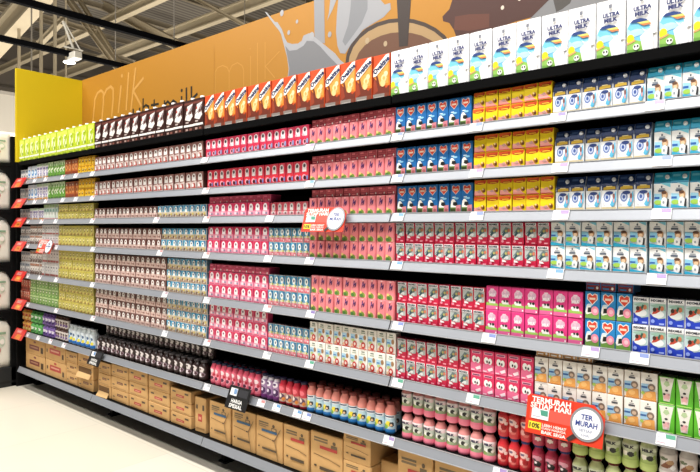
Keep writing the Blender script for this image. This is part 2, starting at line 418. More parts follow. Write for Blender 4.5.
kind('banana', 'banana_milk_carton', 'yellow carton with red top', .04, '#f6d81c', '#c9a40e', '#c04a1c',
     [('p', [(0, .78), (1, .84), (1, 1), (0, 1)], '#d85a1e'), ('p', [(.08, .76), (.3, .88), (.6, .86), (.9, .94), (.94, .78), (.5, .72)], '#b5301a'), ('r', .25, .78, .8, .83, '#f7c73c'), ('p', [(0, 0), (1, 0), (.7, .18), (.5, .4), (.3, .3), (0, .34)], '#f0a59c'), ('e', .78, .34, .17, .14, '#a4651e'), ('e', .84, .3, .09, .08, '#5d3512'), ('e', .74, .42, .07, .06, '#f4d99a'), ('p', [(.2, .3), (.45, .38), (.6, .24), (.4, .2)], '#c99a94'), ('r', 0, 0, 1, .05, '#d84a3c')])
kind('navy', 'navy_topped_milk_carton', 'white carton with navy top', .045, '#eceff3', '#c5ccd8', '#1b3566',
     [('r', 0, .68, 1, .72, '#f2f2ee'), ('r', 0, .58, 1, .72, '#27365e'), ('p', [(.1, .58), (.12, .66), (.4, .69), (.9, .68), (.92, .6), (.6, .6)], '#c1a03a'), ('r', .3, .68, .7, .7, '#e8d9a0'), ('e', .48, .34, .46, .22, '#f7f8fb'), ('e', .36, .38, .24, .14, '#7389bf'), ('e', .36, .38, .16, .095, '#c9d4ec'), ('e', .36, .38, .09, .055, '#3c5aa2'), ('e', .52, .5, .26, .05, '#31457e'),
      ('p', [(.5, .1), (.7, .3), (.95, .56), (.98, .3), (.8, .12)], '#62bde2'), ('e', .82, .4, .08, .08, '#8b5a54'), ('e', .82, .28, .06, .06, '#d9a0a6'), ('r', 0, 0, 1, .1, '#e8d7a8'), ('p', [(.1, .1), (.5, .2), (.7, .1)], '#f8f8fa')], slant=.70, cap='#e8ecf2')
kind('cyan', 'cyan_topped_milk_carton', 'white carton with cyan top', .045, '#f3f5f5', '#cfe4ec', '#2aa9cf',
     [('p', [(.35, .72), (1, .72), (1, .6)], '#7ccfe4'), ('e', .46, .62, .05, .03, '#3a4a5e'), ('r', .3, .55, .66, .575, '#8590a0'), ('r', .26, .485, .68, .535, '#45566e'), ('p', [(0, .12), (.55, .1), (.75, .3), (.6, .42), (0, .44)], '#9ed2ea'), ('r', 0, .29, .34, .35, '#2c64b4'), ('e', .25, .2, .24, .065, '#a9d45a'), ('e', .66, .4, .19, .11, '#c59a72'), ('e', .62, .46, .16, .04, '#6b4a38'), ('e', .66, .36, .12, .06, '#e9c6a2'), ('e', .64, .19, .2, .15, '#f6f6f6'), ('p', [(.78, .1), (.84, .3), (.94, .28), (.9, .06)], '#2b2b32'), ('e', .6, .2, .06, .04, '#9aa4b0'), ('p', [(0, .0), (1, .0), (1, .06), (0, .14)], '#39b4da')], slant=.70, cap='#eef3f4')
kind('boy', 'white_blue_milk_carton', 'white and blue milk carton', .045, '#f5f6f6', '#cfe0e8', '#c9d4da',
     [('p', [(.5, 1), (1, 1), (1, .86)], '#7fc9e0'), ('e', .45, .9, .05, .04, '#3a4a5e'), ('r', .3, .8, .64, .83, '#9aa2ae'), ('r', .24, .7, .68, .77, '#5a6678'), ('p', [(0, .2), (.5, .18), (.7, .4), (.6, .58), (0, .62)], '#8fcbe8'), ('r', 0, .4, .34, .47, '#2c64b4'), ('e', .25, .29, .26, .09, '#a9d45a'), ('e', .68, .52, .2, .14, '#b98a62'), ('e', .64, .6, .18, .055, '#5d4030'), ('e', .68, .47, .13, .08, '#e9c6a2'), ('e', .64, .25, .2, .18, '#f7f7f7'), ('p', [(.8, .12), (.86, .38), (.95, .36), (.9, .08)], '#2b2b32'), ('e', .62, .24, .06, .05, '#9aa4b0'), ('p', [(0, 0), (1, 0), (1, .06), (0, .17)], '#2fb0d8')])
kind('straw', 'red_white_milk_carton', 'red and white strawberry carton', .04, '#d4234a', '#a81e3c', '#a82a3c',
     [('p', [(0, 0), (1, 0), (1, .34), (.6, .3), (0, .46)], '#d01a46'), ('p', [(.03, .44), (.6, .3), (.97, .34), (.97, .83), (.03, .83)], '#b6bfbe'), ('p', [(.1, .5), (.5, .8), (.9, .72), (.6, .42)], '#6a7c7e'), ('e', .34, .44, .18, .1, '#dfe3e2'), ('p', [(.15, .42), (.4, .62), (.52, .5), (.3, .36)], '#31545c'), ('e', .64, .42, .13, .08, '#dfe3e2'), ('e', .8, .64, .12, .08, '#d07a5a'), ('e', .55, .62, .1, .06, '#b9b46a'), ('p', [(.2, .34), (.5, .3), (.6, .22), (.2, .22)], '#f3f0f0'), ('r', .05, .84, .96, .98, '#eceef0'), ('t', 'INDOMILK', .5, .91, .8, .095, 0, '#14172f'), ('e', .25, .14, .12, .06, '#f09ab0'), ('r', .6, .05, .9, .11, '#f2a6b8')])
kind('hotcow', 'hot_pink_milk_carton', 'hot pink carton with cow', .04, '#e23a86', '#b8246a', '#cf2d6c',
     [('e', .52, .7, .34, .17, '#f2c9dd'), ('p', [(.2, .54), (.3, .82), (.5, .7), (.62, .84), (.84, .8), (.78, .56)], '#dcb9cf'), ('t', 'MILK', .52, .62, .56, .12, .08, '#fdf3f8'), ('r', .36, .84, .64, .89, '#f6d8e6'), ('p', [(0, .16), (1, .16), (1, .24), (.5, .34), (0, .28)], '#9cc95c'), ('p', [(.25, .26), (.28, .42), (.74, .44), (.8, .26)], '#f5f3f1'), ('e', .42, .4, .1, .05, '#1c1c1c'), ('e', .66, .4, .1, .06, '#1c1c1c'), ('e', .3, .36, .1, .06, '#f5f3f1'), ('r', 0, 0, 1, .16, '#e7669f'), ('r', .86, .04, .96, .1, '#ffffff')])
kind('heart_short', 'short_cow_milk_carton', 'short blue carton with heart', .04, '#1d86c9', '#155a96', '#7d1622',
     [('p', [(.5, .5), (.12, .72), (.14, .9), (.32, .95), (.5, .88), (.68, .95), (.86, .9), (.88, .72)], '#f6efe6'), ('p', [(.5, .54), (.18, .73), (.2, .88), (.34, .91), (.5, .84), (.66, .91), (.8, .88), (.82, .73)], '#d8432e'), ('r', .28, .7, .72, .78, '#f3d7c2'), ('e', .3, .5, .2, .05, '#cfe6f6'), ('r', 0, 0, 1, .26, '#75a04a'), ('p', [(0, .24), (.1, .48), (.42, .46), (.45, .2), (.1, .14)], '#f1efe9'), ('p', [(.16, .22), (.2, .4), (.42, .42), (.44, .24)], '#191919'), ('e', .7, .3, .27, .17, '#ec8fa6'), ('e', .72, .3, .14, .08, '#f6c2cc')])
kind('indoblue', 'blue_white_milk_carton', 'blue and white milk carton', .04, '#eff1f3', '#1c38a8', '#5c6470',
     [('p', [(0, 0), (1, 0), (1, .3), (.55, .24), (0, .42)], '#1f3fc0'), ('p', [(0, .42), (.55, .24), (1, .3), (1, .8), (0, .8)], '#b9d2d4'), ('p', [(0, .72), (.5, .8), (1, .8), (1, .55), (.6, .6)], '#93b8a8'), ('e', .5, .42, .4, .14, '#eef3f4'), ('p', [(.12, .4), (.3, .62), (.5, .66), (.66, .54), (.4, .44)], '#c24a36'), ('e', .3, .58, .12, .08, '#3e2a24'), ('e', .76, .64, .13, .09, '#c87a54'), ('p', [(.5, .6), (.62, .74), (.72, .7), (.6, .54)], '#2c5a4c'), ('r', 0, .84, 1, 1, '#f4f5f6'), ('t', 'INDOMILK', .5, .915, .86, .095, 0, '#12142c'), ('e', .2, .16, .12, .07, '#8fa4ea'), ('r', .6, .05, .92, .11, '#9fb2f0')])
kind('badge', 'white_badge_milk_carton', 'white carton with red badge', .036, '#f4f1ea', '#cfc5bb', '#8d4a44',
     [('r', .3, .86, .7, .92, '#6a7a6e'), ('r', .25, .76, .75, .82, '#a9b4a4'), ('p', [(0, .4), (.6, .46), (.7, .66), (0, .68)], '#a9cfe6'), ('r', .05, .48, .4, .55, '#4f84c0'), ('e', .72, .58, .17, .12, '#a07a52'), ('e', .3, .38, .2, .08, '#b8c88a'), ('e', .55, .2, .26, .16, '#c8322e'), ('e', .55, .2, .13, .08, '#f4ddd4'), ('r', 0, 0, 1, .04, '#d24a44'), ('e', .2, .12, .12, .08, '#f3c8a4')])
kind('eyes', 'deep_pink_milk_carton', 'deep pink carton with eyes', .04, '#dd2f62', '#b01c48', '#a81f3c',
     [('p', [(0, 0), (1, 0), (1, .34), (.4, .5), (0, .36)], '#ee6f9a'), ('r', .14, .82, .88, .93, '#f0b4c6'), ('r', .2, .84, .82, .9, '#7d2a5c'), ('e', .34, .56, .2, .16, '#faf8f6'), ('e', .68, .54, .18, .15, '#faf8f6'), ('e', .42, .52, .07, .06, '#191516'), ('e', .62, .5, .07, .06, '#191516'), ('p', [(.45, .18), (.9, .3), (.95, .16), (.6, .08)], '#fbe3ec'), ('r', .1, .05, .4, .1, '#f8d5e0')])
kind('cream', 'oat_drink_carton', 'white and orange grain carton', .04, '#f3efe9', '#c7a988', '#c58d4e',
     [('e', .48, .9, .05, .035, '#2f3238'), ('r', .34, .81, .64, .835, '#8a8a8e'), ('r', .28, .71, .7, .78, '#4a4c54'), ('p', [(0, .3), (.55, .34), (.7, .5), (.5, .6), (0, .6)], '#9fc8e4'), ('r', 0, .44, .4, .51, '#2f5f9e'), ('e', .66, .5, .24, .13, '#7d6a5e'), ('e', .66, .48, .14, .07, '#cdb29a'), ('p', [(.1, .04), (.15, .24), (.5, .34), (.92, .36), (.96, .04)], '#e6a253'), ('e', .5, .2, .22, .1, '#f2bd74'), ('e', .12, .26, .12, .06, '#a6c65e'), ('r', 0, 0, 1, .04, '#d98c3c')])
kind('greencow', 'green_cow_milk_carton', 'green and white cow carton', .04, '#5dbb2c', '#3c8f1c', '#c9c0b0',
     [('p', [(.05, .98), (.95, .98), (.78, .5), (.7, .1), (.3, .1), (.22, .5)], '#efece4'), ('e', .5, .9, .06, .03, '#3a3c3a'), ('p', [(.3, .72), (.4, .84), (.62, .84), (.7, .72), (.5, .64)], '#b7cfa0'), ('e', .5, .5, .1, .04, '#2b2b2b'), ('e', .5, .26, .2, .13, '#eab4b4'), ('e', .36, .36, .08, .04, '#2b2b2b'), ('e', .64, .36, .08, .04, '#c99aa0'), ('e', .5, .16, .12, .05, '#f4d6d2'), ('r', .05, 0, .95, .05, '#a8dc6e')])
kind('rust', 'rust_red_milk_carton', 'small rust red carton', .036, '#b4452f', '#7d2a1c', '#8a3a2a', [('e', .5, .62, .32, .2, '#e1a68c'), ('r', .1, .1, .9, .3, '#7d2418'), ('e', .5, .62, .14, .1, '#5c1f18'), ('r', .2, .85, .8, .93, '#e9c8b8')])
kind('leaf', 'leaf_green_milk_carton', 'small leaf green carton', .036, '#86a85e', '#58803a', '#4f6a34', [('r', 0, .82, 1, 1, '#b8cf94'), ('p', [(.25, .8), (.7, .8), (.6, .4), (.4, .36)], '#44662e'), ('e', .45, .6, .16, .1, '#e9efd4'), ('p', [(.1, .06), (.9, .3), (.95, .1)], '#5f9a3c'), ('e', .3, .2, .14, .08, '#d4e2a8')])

MESH = {}
def carton_mesh(key, w, h):
    k = K[key]
    ck = (key, round(w, 3), round(h, 3))
    if ck in MESH:
        return MESH[ck]
    d = k['d']
    mb = MB()
    vh = h
    if k['slant']:
        zs = k['slant'] * h
        prof = [(-d/2, 0), (-d/2, zs), (-d/2+.014, h), (d/2, h), (d/2, 0)]
        n = len(prof)
        vs = [(x, y, z) for x in (-w/2, w/2) for y, z in prof]
        mb.add(vs, [[0, 1, n+1, n][::-1], [2, 3, n+3, n+2][::-1], [3, 4, n+4, n+3][::-1], [4, 0, n, n+4][::-1]], M(k['base']))
        mb.add(vs, [[1, 2, n+2, n+1][::-1]], M(k['top']))
        mb.add(vs, [[0, 1, 2, 3, 4][::-1], [n, n+1, n+2, n+3, n+4]], M(k['side']))
        # fold line and print on the sloping panel
        y1, z1, y2, z2 = -d/2-.0004, zs, -d/2+.0136, h
        def sl(u, v):
            return (-w/2+u*w, y1+(y2-y1)*v, z1+(z2-z1)*v)
        light = '#4a6596' if key == 'navy' else '#7ad3ea'
        mb.poly([sl(.08, .6), sl(.5, .6), sl(.5, .8), sl(.08, .8)], M(light))
        mb.poly([sl(.02, .02), sl(.98, .02), sl(.98, .12), sl(.02, .12)], M('#0f2248' if key == 'navy' else '#1784ae'))
    else:
        bev = min(.0016, w*.03)
        mb.box(-w/2, w/2, -d/2, d/2, 0, h, M(k['base']), bev, [(0, 1, M(k['side'])), (0, -1, M(k['side'])), (2, 1, M(k['top'])), (2, -1, M(k['top']))])
        mb.box(-w/2+.004, w/2-.004, -.002, .002, h-.0004, h+.0003, M(k['side']))   # sealed seam across the top
    def place(u, v, lift):
        return (-w/2+.0012+u*(w-.0024), -d/2-lift, .0012+v*(vh-.0024))
    draw(mb, k['art'], w, h, place, .0003)
    if not k['slant']:
        def ptop(u, v, lift):
            return (-w/2+u*w, -d/2+v*d, h+lift)
        draw(mb, [('r', .12, .66, .5, .86, k['base']), ('r', .6, .62, .88, .74, k['side']), ('e', .78, .24, .08, .12, '#efe9e6'), ('r', .14, .16, .56, .26, k['base'])], w, d, ptop, .0004)
    me = mb.mesh(k['name'])
    MESH[ck] = me
    return me

CAPS = {}
def cap_mesh(col, r, hh):
    key = (col, r)
    if key not in CAPS:
        mb = MB()
        mb.lathe([(r, 0), (r, hh*.8), (r*.9, hh)], M(col, .35), 12)
        CAPS[key] = mb.mesh('cap')
    return CAPS[key]

BLOCKS = [
    ('T', 'lime', -3.794, -2.522, 13, 1, 0.185),
    ('T', 'dark', -2.515, -1.283, 13, 1, 0.185),
    ('T', 'malt', -1.274, -0.028, 14, 1, 0.185),
    ('T', 'ultra', -0.023, 1.1392, 13, 1, 0.185),
    ('r1', 'oat', -3.774, -3.623, 3, 1, 0.0906),
    ('r1', 'bluewhite', -3.623, -3.45, 3, 1, 0.1109),
    ('r1', 'lilac', -3.45, -3.25, 4, 1, 0.1183),
    ('r1', 'green', -3.25, -2.962, 6, 1, 0.12),
    ('r1', 'amber', -2.962, -2.757, 4, 1, 0.1135),
    ('r1', 'gold', -2.757, -2.522, 5, 2, 0.06),
    ('r1', 'cocoa', -2.515, -1.287, 22, 1, 0.1),
    ('r1', 'pinkface', -1.26, -0.482, 16, 1, 0.1),
    ('r1', 'fin', -0.479, -0.005, 10, 1, 0.08),
    ('r1', 'heart', 0.003, 0.346, 7, 1, 0.112),
    ('r1', 'banana', 0.348, 0.642, 6, 2, 0.0595),
    ('r1', 'navy', 0.644, 0.928, 6, 1, 0.112),
    ('r1', 'cyan', 0.93, 1.118, 4, 1, 0.112),
    ('r2', 'oat', -3.774, -3.624, 3, 1, 0.1033),
    ('r2', 'bluewhite', -3.624, -3.451, 3, 1, 0.1264),
    ('r2', 'lilac', -3.451, -3.25, 4, 1, 0.1282),
    ('r2', 'green', -3.25, -2.962, 6, 1, 0.1275),
    ('r2', 'amber', -2.962, -2.757, 4, 1, 0.1193),
    ('r2', 'gold', -2.757, -2.522, 5, 2, 0.065),
    ('r2', 'cocoa', -2.515, -1.286, 22, 1, 0.1),
    ('r2', 'redface', -1.25, -0.482, 15, 1, 0.1),
    ('r2', 'fin', -0.478, -0.004, 10, 1, 0.08),
    ('r2', 'heart', 0.006, 0.349, 7, 1, 0.112),
    ('r2', 'banana', 0.351, 0.648, 6, 2, 0.064),
    ('r2', 'navy', 0.652, 0.945, 6, 1, 0.112),
    ('r2', 'cyan', 0.951, 1.139, 4, 1, 0.112),
    ('r3', 'oat', -3.775, -3.585, 4, 1, 0.0901),
    ('r3', 'lilac', -3.585, -3.322, 5, 1, 0.093),
    ('r3', 'mint', -3.322, -3.078, 5, 1, 0.1182),
    ('r3', 'yellow', -3.078, -2.536, 10, 2, 0.056),
    ('r3', 'brownpink', -2.515, -1.736, 15, 1, 0.072),
    ('r3', 'bluebrown', -1.731, -1.259, 9, 1, 0.072),
    ('r3', 'pinkcow', -1.245, -0.752, 9, 1, 0.072),
    ('r3', 'redgrey', -0.744, -0.484, 6, 1, 0.0666),
    ('r3', 'fin', -0.477, -0.0, 10, 1, 0.08),
    ('r3', 'heart', 0.01, 0.352, 7, 1, 0.112),
    ('r3', 'banana', 0.354, 0.653, 6, 2, 0.0595),
    ('r3', 'navy', 0.656, 0.948, 6, 1, 0.112),
    ('r3', 'cyan', 0.951, 1.141, 4, 1, 0.112),
    ('r4', 'oat', -3.775, -3.585, 4, 2, 0.0701),
    ('r4', 'mocha', -3.585, -3.359, 5, 2, 0.0734),
    ('r4', 'plain', -3.359, -3.078, 6, 2, 0.0775),
    ('r4', 'yellow', -3.07, -2.536, 10, 2, 0.0736),
    ('r4', 'brownpink', -2.508, -1.698, 15, 2, 0.066),
    ('r4', 'bluebrown', -1.693, -1.258, 8, 2, 0.066),
    ('r4', 'pinkcow', -1.245, -0.758, 9, 2, 0.0702),
    ('r4', 'bluepink', -0.754, -0.48, 7, 2, 0.0677),
    ('r4', 'fin', -0.476, 0.001, 10, 2, 0.0785),
    ('r4', 'straw', 0.005, 0.638, 14, 2, 0.0785),
    ('r4', 'boy', 0.64, 0.935, 6, 2, 0.0785),
    ('r4', 'boy', 0.94, 1.128, 4, 2, 0.0785),
    ('r5', 'oat', -3.776, -3.586, 4, 2, 0.089),
    ('r5', 'mocha', -3.586, -3.359, 5, 2, 0.0943),
    ('r5', 'plain', -3.359, -3.078, 6, 2, 0.1023),
    ('r5', 'yellow', -3.07, -2.536, 10, 3, 0.0683),
    ('r5', 'brownpink', -2.514, -1.645, 15, 3, 0.066),
    ('r5', 'bluebrown', -1.639, -1.257, 8, 3, 0.066),
    ('r5', 'pinkcow', -1.239, -0.76, 9, 2, 0.0713),
    ('r5', 'bluepink', -0.757, -0.475, 7, 2, 0.074),
    ('r5', 'fin', -0.469, 0.005, 10, 2, 0.08),
    ('r5', 'straw', 0.012, 0.404, 8, 2, 0.0805),
    ('r5', 'hotcow', 0.405, 0.749, 7, 2, 0.0852),
    ('r5', 'heart_short', 0.754, 0.895, 3, 2, 0.0875),
    ('r5', 'indoblue', 0.896, 1.131, 5, 2, 0.0845),
    ('r6', 'rust', -3.777, -3.586, 4, 2, 0.0879),
    ('r6', 'leaf', -3.586, -3.079, 9, 3, 0.064),
    ('r6', 'yellow', -3.07, -2.536, 10, 3, 0.064),
    ('r6', 'brownpink', -2.507, -1.644, 15, 3, 0.064),
    ('r6', 'bluebrown', -1.639, -1.252, 8, 3, 0.064),
    ('r6', 'pinkcow', -1.234, -0.763, 9, 3, 0.064),
    ('r6', 'bluepink', -0.759, -0.477, 7, 2, 0.0684),
    ('r6', 'badge', -0.474, 0.007, 10, 2, 0.088),
    ('r6', 'straw', 0.012, 0.343, 7, 2, 0.0805),
    ('r6', 'eyes', 0.345, 0.585, 5, 2, 0.0809),
    ('r6', 'cream', 0.588, 0.968, 8, 2, 0.0839),
    ('r6', 'greencow', 0.969, 1.109, 3, 2, 0.0819),
]

LAYER = {1: [''], 2: [' in lower layer', ' in upper layer'], 3: [' in lower layer', ' in middle layer', ' in upper layer']}
# darker cartons laid flat on top of a row: (shelf, kind) -> which of the row
LYING = {('r1', 'fin'): range(10), ('r2', 'fin'): range(10), ('r3', 'fin'): range(10), ('r3', 'pinkcow'): range(9), ('r5', 'pinkcow'): range(9),
         ('r6', 'cream'): range(4), ('r5', 'heart_short'): range(3)}
tag_edges = []
done_two = set()
for (s, key, x0, x1, n, layers, h) in BLOCKS:
    k = K[key]
    p = (x1-x0)/n
    w = round(p*.962, 4)
    me = carton_mesh(key, w, h)
    zb = top_of(s)
    bn = bay_of((x0+x1)/2 if x0 > -3.7 else -3.7)
    tag_edges.append((s, x0, x1, k['desc'], bn))
    desc = k['desc']
    off = 0
    if key == 'boy':
        desc = 'white and blue milk carton'
        off = 6 if x0 > .9 else 0
    grp = '%ss on the %s, %s' % (k['desc'] if key != 'boy' else desc, SHELF[s], bn)
    yf = .020
    for L in range(layers):
        for i in range(n):
            x = x0 + p*(i+.5) + random.uniform(-.0005, .0005)
            y = yf + k['d']/2 + random.uniform(-.002, .004) + (.003 if L else 0)
            rz = random.uniform(-1, 1)*.018
            z = zb + L*(h+.0004)
            o = link(k['name'], me, None, (x, y, z), (0, 0, rz))
            tag(o, '%s, %s from left%s, %s, %s' % (desc, ORD[i+off], LAYER[layers][L], SHELF[s], bn), 'carton', grp)
            if k['cap']:
                if k['slant']:
                    t = .55
                    c = link('cap', cap_mesh(k['cap'], .0062, .006), o, (w*.26, -k['d']/2+.014*t, h*k['slant']+(1-k['slant'])*h*t), (math.atan2((1-k['slant'])*h, .014), 0, 0))
                else:
                    c = link('cap', cap_mesh(k['cap'], .0125, .012), o, (w*.14, -k['d']/2+.018, h), (0, 0, 0))
    for i in LYING.get((s, key), []):
        hl = h if layers == 1 or key == 'cream' else h
        x = x0 + p*(i+.5)
        o = link(k['name'], me, None, (x, yf+.012+h+random.uniform(-.002, .003), zb+layers*(h+.0004)+k['d']/2+.001), (PI/2, 0, random.uniform(-1, 1)*.02))
        tag(o, '%s lying on top, %s from left, %s, %s' % (desc, ORD[i], SHELF[s], bn), 'carton', grp)

# ------------------------------------------------------------------ bottles
def hitshape(s, u, v):
    if s[0] == 'r':
        return s[1] <= u <= s[3] and s[2] <= v <= s[4]
    if s[0] == 'e':
        return ((u-s[1])/s[3])**2 + ((v-s[2])/s[4])**2 <= 1
    if s[0] == 'p':
        pts, c = s[1], False
        j = len(pts)-1
        for i in range(len(pts)):
            (xi, yi), (xj, yj) = pts[i], pts[j]
            if (yi > v) != (yj > v) and u < (xj-xi)*(v-yi)/(yj-yi)+xi:
                c = not c
            j = i
        return c
    return False

def prof_r(prof, z):
    for (r0, z0), (r1, z1) in zip(prof, prof[1:]):
        if z0 <= z <= z1 and z1 > z0:
            return r0+(r1-r0)*(z-z0)/(z1-z0)
    return prof[-1][0]

def bottle_parts(R, h, prof, body, lab0, lab1, labbase, art, cap, neck=None, text=None):
    P = [(r*R, z*h) for r, z in prof]
    mb = MB()
    cut = lab1 if neck else 1
    mb.lathe([q for q in P if q[1] <= cut*h+1e-6], M(body, .28))
    if neck:
        mb.lathe([(prof_r(P, cut*h), cut*h)] + [q for q in P if q[1] > cut*h], M(neck, .28))
    bm_ = mb.mesh('bottle_body')
    lb = MB()
    cols, rows = 40, 22
    ang = [-75+150*j/30 for j in range(31)] + [75+210*j/10 for j in range(1, 11)]
    for i in range(rows):
        va, vb = i/rows, (i+1)/rows
        za, zb_ = (lab0+(lab1-lab0)*va)*h, (lab0+(lab1-lab0)*vb)*h
        ra, rb = prof_r(P, za)+.0006, prof_r(P, zb_)+.0006
        for j in range(cols):
            a0, a1 = math.radians(ang[j]-90), math.radians(ang[j+1]-90)      # the front 150 degrees carry the print
            u = (j+.5)/30
            col = labbase
            if u <= 1:
                for s in art:
                    if hitshape(s, u, (va+vb)/2):
                        col = s[-1]
            lb.add([(ra*math.cos(a0), ra*math.sin(a0), za), (ra*math.cos(a1), ra*math.sin(a1), za), (rb*math.cos(a1), rb*math.sin(a1), zb_), (rb*math.cos(a0), rb*math.sin(a0), zb_)], [[0, 1, 2, 3]], M(col, .4), True)
    if text:
        word, v, tw, th, col = text
        vs, fs = text_geo(word, .06)
        pts = []
        for x, y in vs:
            zz = (lab0+(lab1-lab0)*v)*h+y*th*h
            rr = prof_r(P, zz)+.0016
            a = x*tw*1.9
            pts.append((rr*math.sin(a), -rr*math.cos(a), zz))
        lb.add(pts, fs, M(col))
    lm = lb.mesh('bottle_label')
    cb = MB()
    rn = P[-1][0]
    cb.lathe([(rn*1.22, -.08*h), (rn*1.22, -.006*h), (rn*1.1, 0)], M(cap, .35), 16)
    for q in range(12):
        t = 2*PI*q/12
        cb.box(rn*1.22*math.cos(t)-.0005, rn*1.22*math.cos(t)+.0005, rn*1.22*math.sin(t)-.0005, rn*1.22*math.sin(t)+.0005, -.075*h, -.01*h, M(cap, .35))
    cm = cb.mesh('bottle_cap')
    return bm_, lm, cm

MILKB = [(.76, 0), (.95, .03), (1, .10), (.99, .18), (.88, .27), (.85, .42), (.92, .56), (.96, .66), (.84, .77), (.58, .86), (.52, .9), (.52, .985)]
SLIM = [(.85, 0), (.98, .03), (1, .1), (.98, .3), (.9, .42), (.96, .55), (1, .66), (.94, .74), (.66, .84), (.58, .88), (.58, .985)]
BK = {}
def bkind(key, name, desc, prof, body, l0, l1, labbase, art, cap, neck=None, text=None):
    BK[key] = dict(name=name, desc=desc, prof=prof, body=body, l0=l0, l1=l1, labbase=labbase, art=art, cap=cap, neck=neck, text=text)
bkind('indo', 'pink_milk_bottle', 'pink milk bottle', MILKB, '#f2839c', .24, .7, '#cfd6cc', [('r', 0, 0, 1, .3, '#9aa882'), ('r', 0, .7, 1, 1, '#f0d6da'), ('e', .35, .36, .22, .16, '#f1efe8'), ('e', .62, .38, .17, .15, '#20201f'), ('e', .28, .14, .16, .12, '#7f9a4c'), ('e', .8, .3, .12, .1, '#e9e6dc'), ('e', .5, .9, .4, .12, '#f3e3e6')], '#5e1d20', '#dd918f', ('MILK', .78, .72, .085, '#141845'))
bkind('melon', 'green_melon_milk_bottle', 'pale green milk bottle', MILKB, '#bfd27c', .24, .7, '#b8c0a0', [('r', 0, 0, 1, .28, '#a8bd6a'), ('e', .3, .36, .2, .16, '#ece8da'), ('e', .62, .34, .18, .15, '#24241f'), ('e', .85, .4, .1, .14, '#8aa04a'), ('r', 0, .72, 1, 1, '#d8dfc0')], '#6b2424', '#cfd9a0', ('MILK', .8, .74, .085, '#101224'))
bkind('red', 'red_strawberry_milk_bottle', 'red strawberry milk bottle', SLIM, '#d4313a', .16, .74, '#d23a3e', [('e', .45, .68, .34, .18, '#efc9c4'), ('e', .4, .7, .16, .08, '#6d5a78'), ('e', .33, .24, .22, .15, '#eeb0a8'), ('e', .62, .3, .2, .17, '#a00e18'), ('e', .58, .08, .2, .07, '#e07068'), ('e', .8, .5, .12, .1, '#f3d9d2')], '#2b3c78')
bkind('dkpink', 'dark_pink_milk_bottle', 'dark pink milk bottle', SLIM, '#b2364f', .16, .74, '#b63c56', [('e', .45, .72, .34, .14, '#d897a8'), ('e', .5, .42, .27, .17, '#1d1518'), ('e', .4, .48, .1, .07, '#f1e6e6'), ('e', .55, .12, .2, .1, '#e5d8cf'), ('e', .3, .62, .12, .07, '#3a2030')], '#2b3c78')
bkind('choc', 'white_brown_milk_bottle', 'white brown milk bottle', MILKB, '#d9cfc9', .12, .7, '#d6cdc8', [('r', 0, .0, 1, .14, '#e9e5e2'), ('p', [(.1, .3), (.5, .64), (.8, .5), (.5, .26)], '#7d4a30'), ('e', .62, .56, .18, .12, '#a8825a'), ('e', .3, .72, .2, .08, '#5e6a4a'), ('e', .75, .3, .14, .1, '#f4f1ee')], '#a3202a', '#e4dcd6')
bkind('brown', 'chocolate_milk_bottle', 'dark chocolate milk bottle', SLIM, '#2b1a19', .14, .74, '#30201f', [('e', .45, .76, .32, .2, '#e2dada'), ('r', .2, .5, .7, .74, '#e2dada'), ('e', .5, .3, .36, .2, '#8a7480'), ('e', .42, .26, .26, .14, '#e6dbe0'), ('e', .66, .3, .13, .1, '#4a2c2e'), ('e', .42, .78, .13, .08, '#4d3835')], '#4b4648')
bkind('strawb', 'pink_yoghurt_bottle', 'pink strawberry yoghurt bottle', SLIM, '#df5a74', .1, .74, '#e06a80', [('e', .45, .78, .28, .14, '#f6dde2'), ('e', .5, .36, .34, .22, '#f0a3b2'), ('e', .5, .3, .2, .13, '#5a2440'), ('e', .7, .5, .13, .1, '#b8283c'), ('e', .25, .15, .14, .1, '#c22c44')], '#232a44')
bkind('purp', 'purple_yoghurt_bottle', 'purple white yoghurt bottle', SLIM, '#7d4f86', .1, .8, '#a888b0', [('e', .45, .82, .36, .16, '#efeaf0'), ('e', .45, .84, .18, .09, '#5a3a66'), ('e', .5, .36, .34, .22, '#4a2a58'), ('e', .45, .4, .16, .1, '#e0d3e4'), ('r', 0, 0, 1, .14, '#6d2a72')], '#2a2a46', '#e9e2ec')
bkind('redb', 'berry_yoghurt_bottle', 'red berry yoghurt bottle', SLIM, '#c22b3e', .1, .74, '#c43a48', [('r', 0, .0, 1, .5, '#c8a898'), ('e', .5, .3, .3, .18, '#5c4458'), ('e', .4, .34, .14, .1, '#e9d9cc'), ('e', .7, .16, .16, .1, '#e08a3c'), ('e', .45, .78, .28, .14, '#e9707c')], '#2a2440')
bkind('kids', 'kids_milk_bottle', 'blue and yellow kids bottle', SLIM, '#3d86c4', .06, .6, '#bcd6e2', [('r', 0, .82, 1, 1, '#eef2f4'), ('r', .1, .86, .9, .95, '#3c4a6a'), ('p', [(.1, .3), (.4, .66), (.7, .6), (.6, .3)], '#e3cf3f'), ('e', .3, .3, .2, .14, '#7fb04a'), ('e', .75, .46, .16, .15, '#1f2430'), ('e', .72, .42, .09, .07, '#e7c29c'), ('r', 0, 0, 1, .16, '#2f7ec4'), ('e', .12, .14, .14, .1, '#2a5a9a')], '#7d3a34', '#de8d82')
bkind('pouch', 'blue_yellow_yoghurt_bottle', 'white blue yoghurt bottle', SLIM, '#dfe6ea', .05, .74, '#d8e2ea', [('r', 0, 0, 1, .24, '#2f77c4'), ('e', .4, .42, .2, .15, '#4f9ad4'), ('e', .68, .34, .16, .13, '#e9d84a'), ('e', .35, .75, .2, .1, '#7fb0cc'), ('e', .66, .66, .12, .1, '#355a86')], '#c9d0d4', '#cfd8da')
bkind('kyel', 'yellow_red_bottle', 'small yellow red bottle', SLIM, '#c98a3c', .1, .74, '#d9a04a', [('e', .5, .6, .3, .2, '#b5382c'), ('e', .5, .25, .3, .15, '#e9d08a')], '#8d2a24')
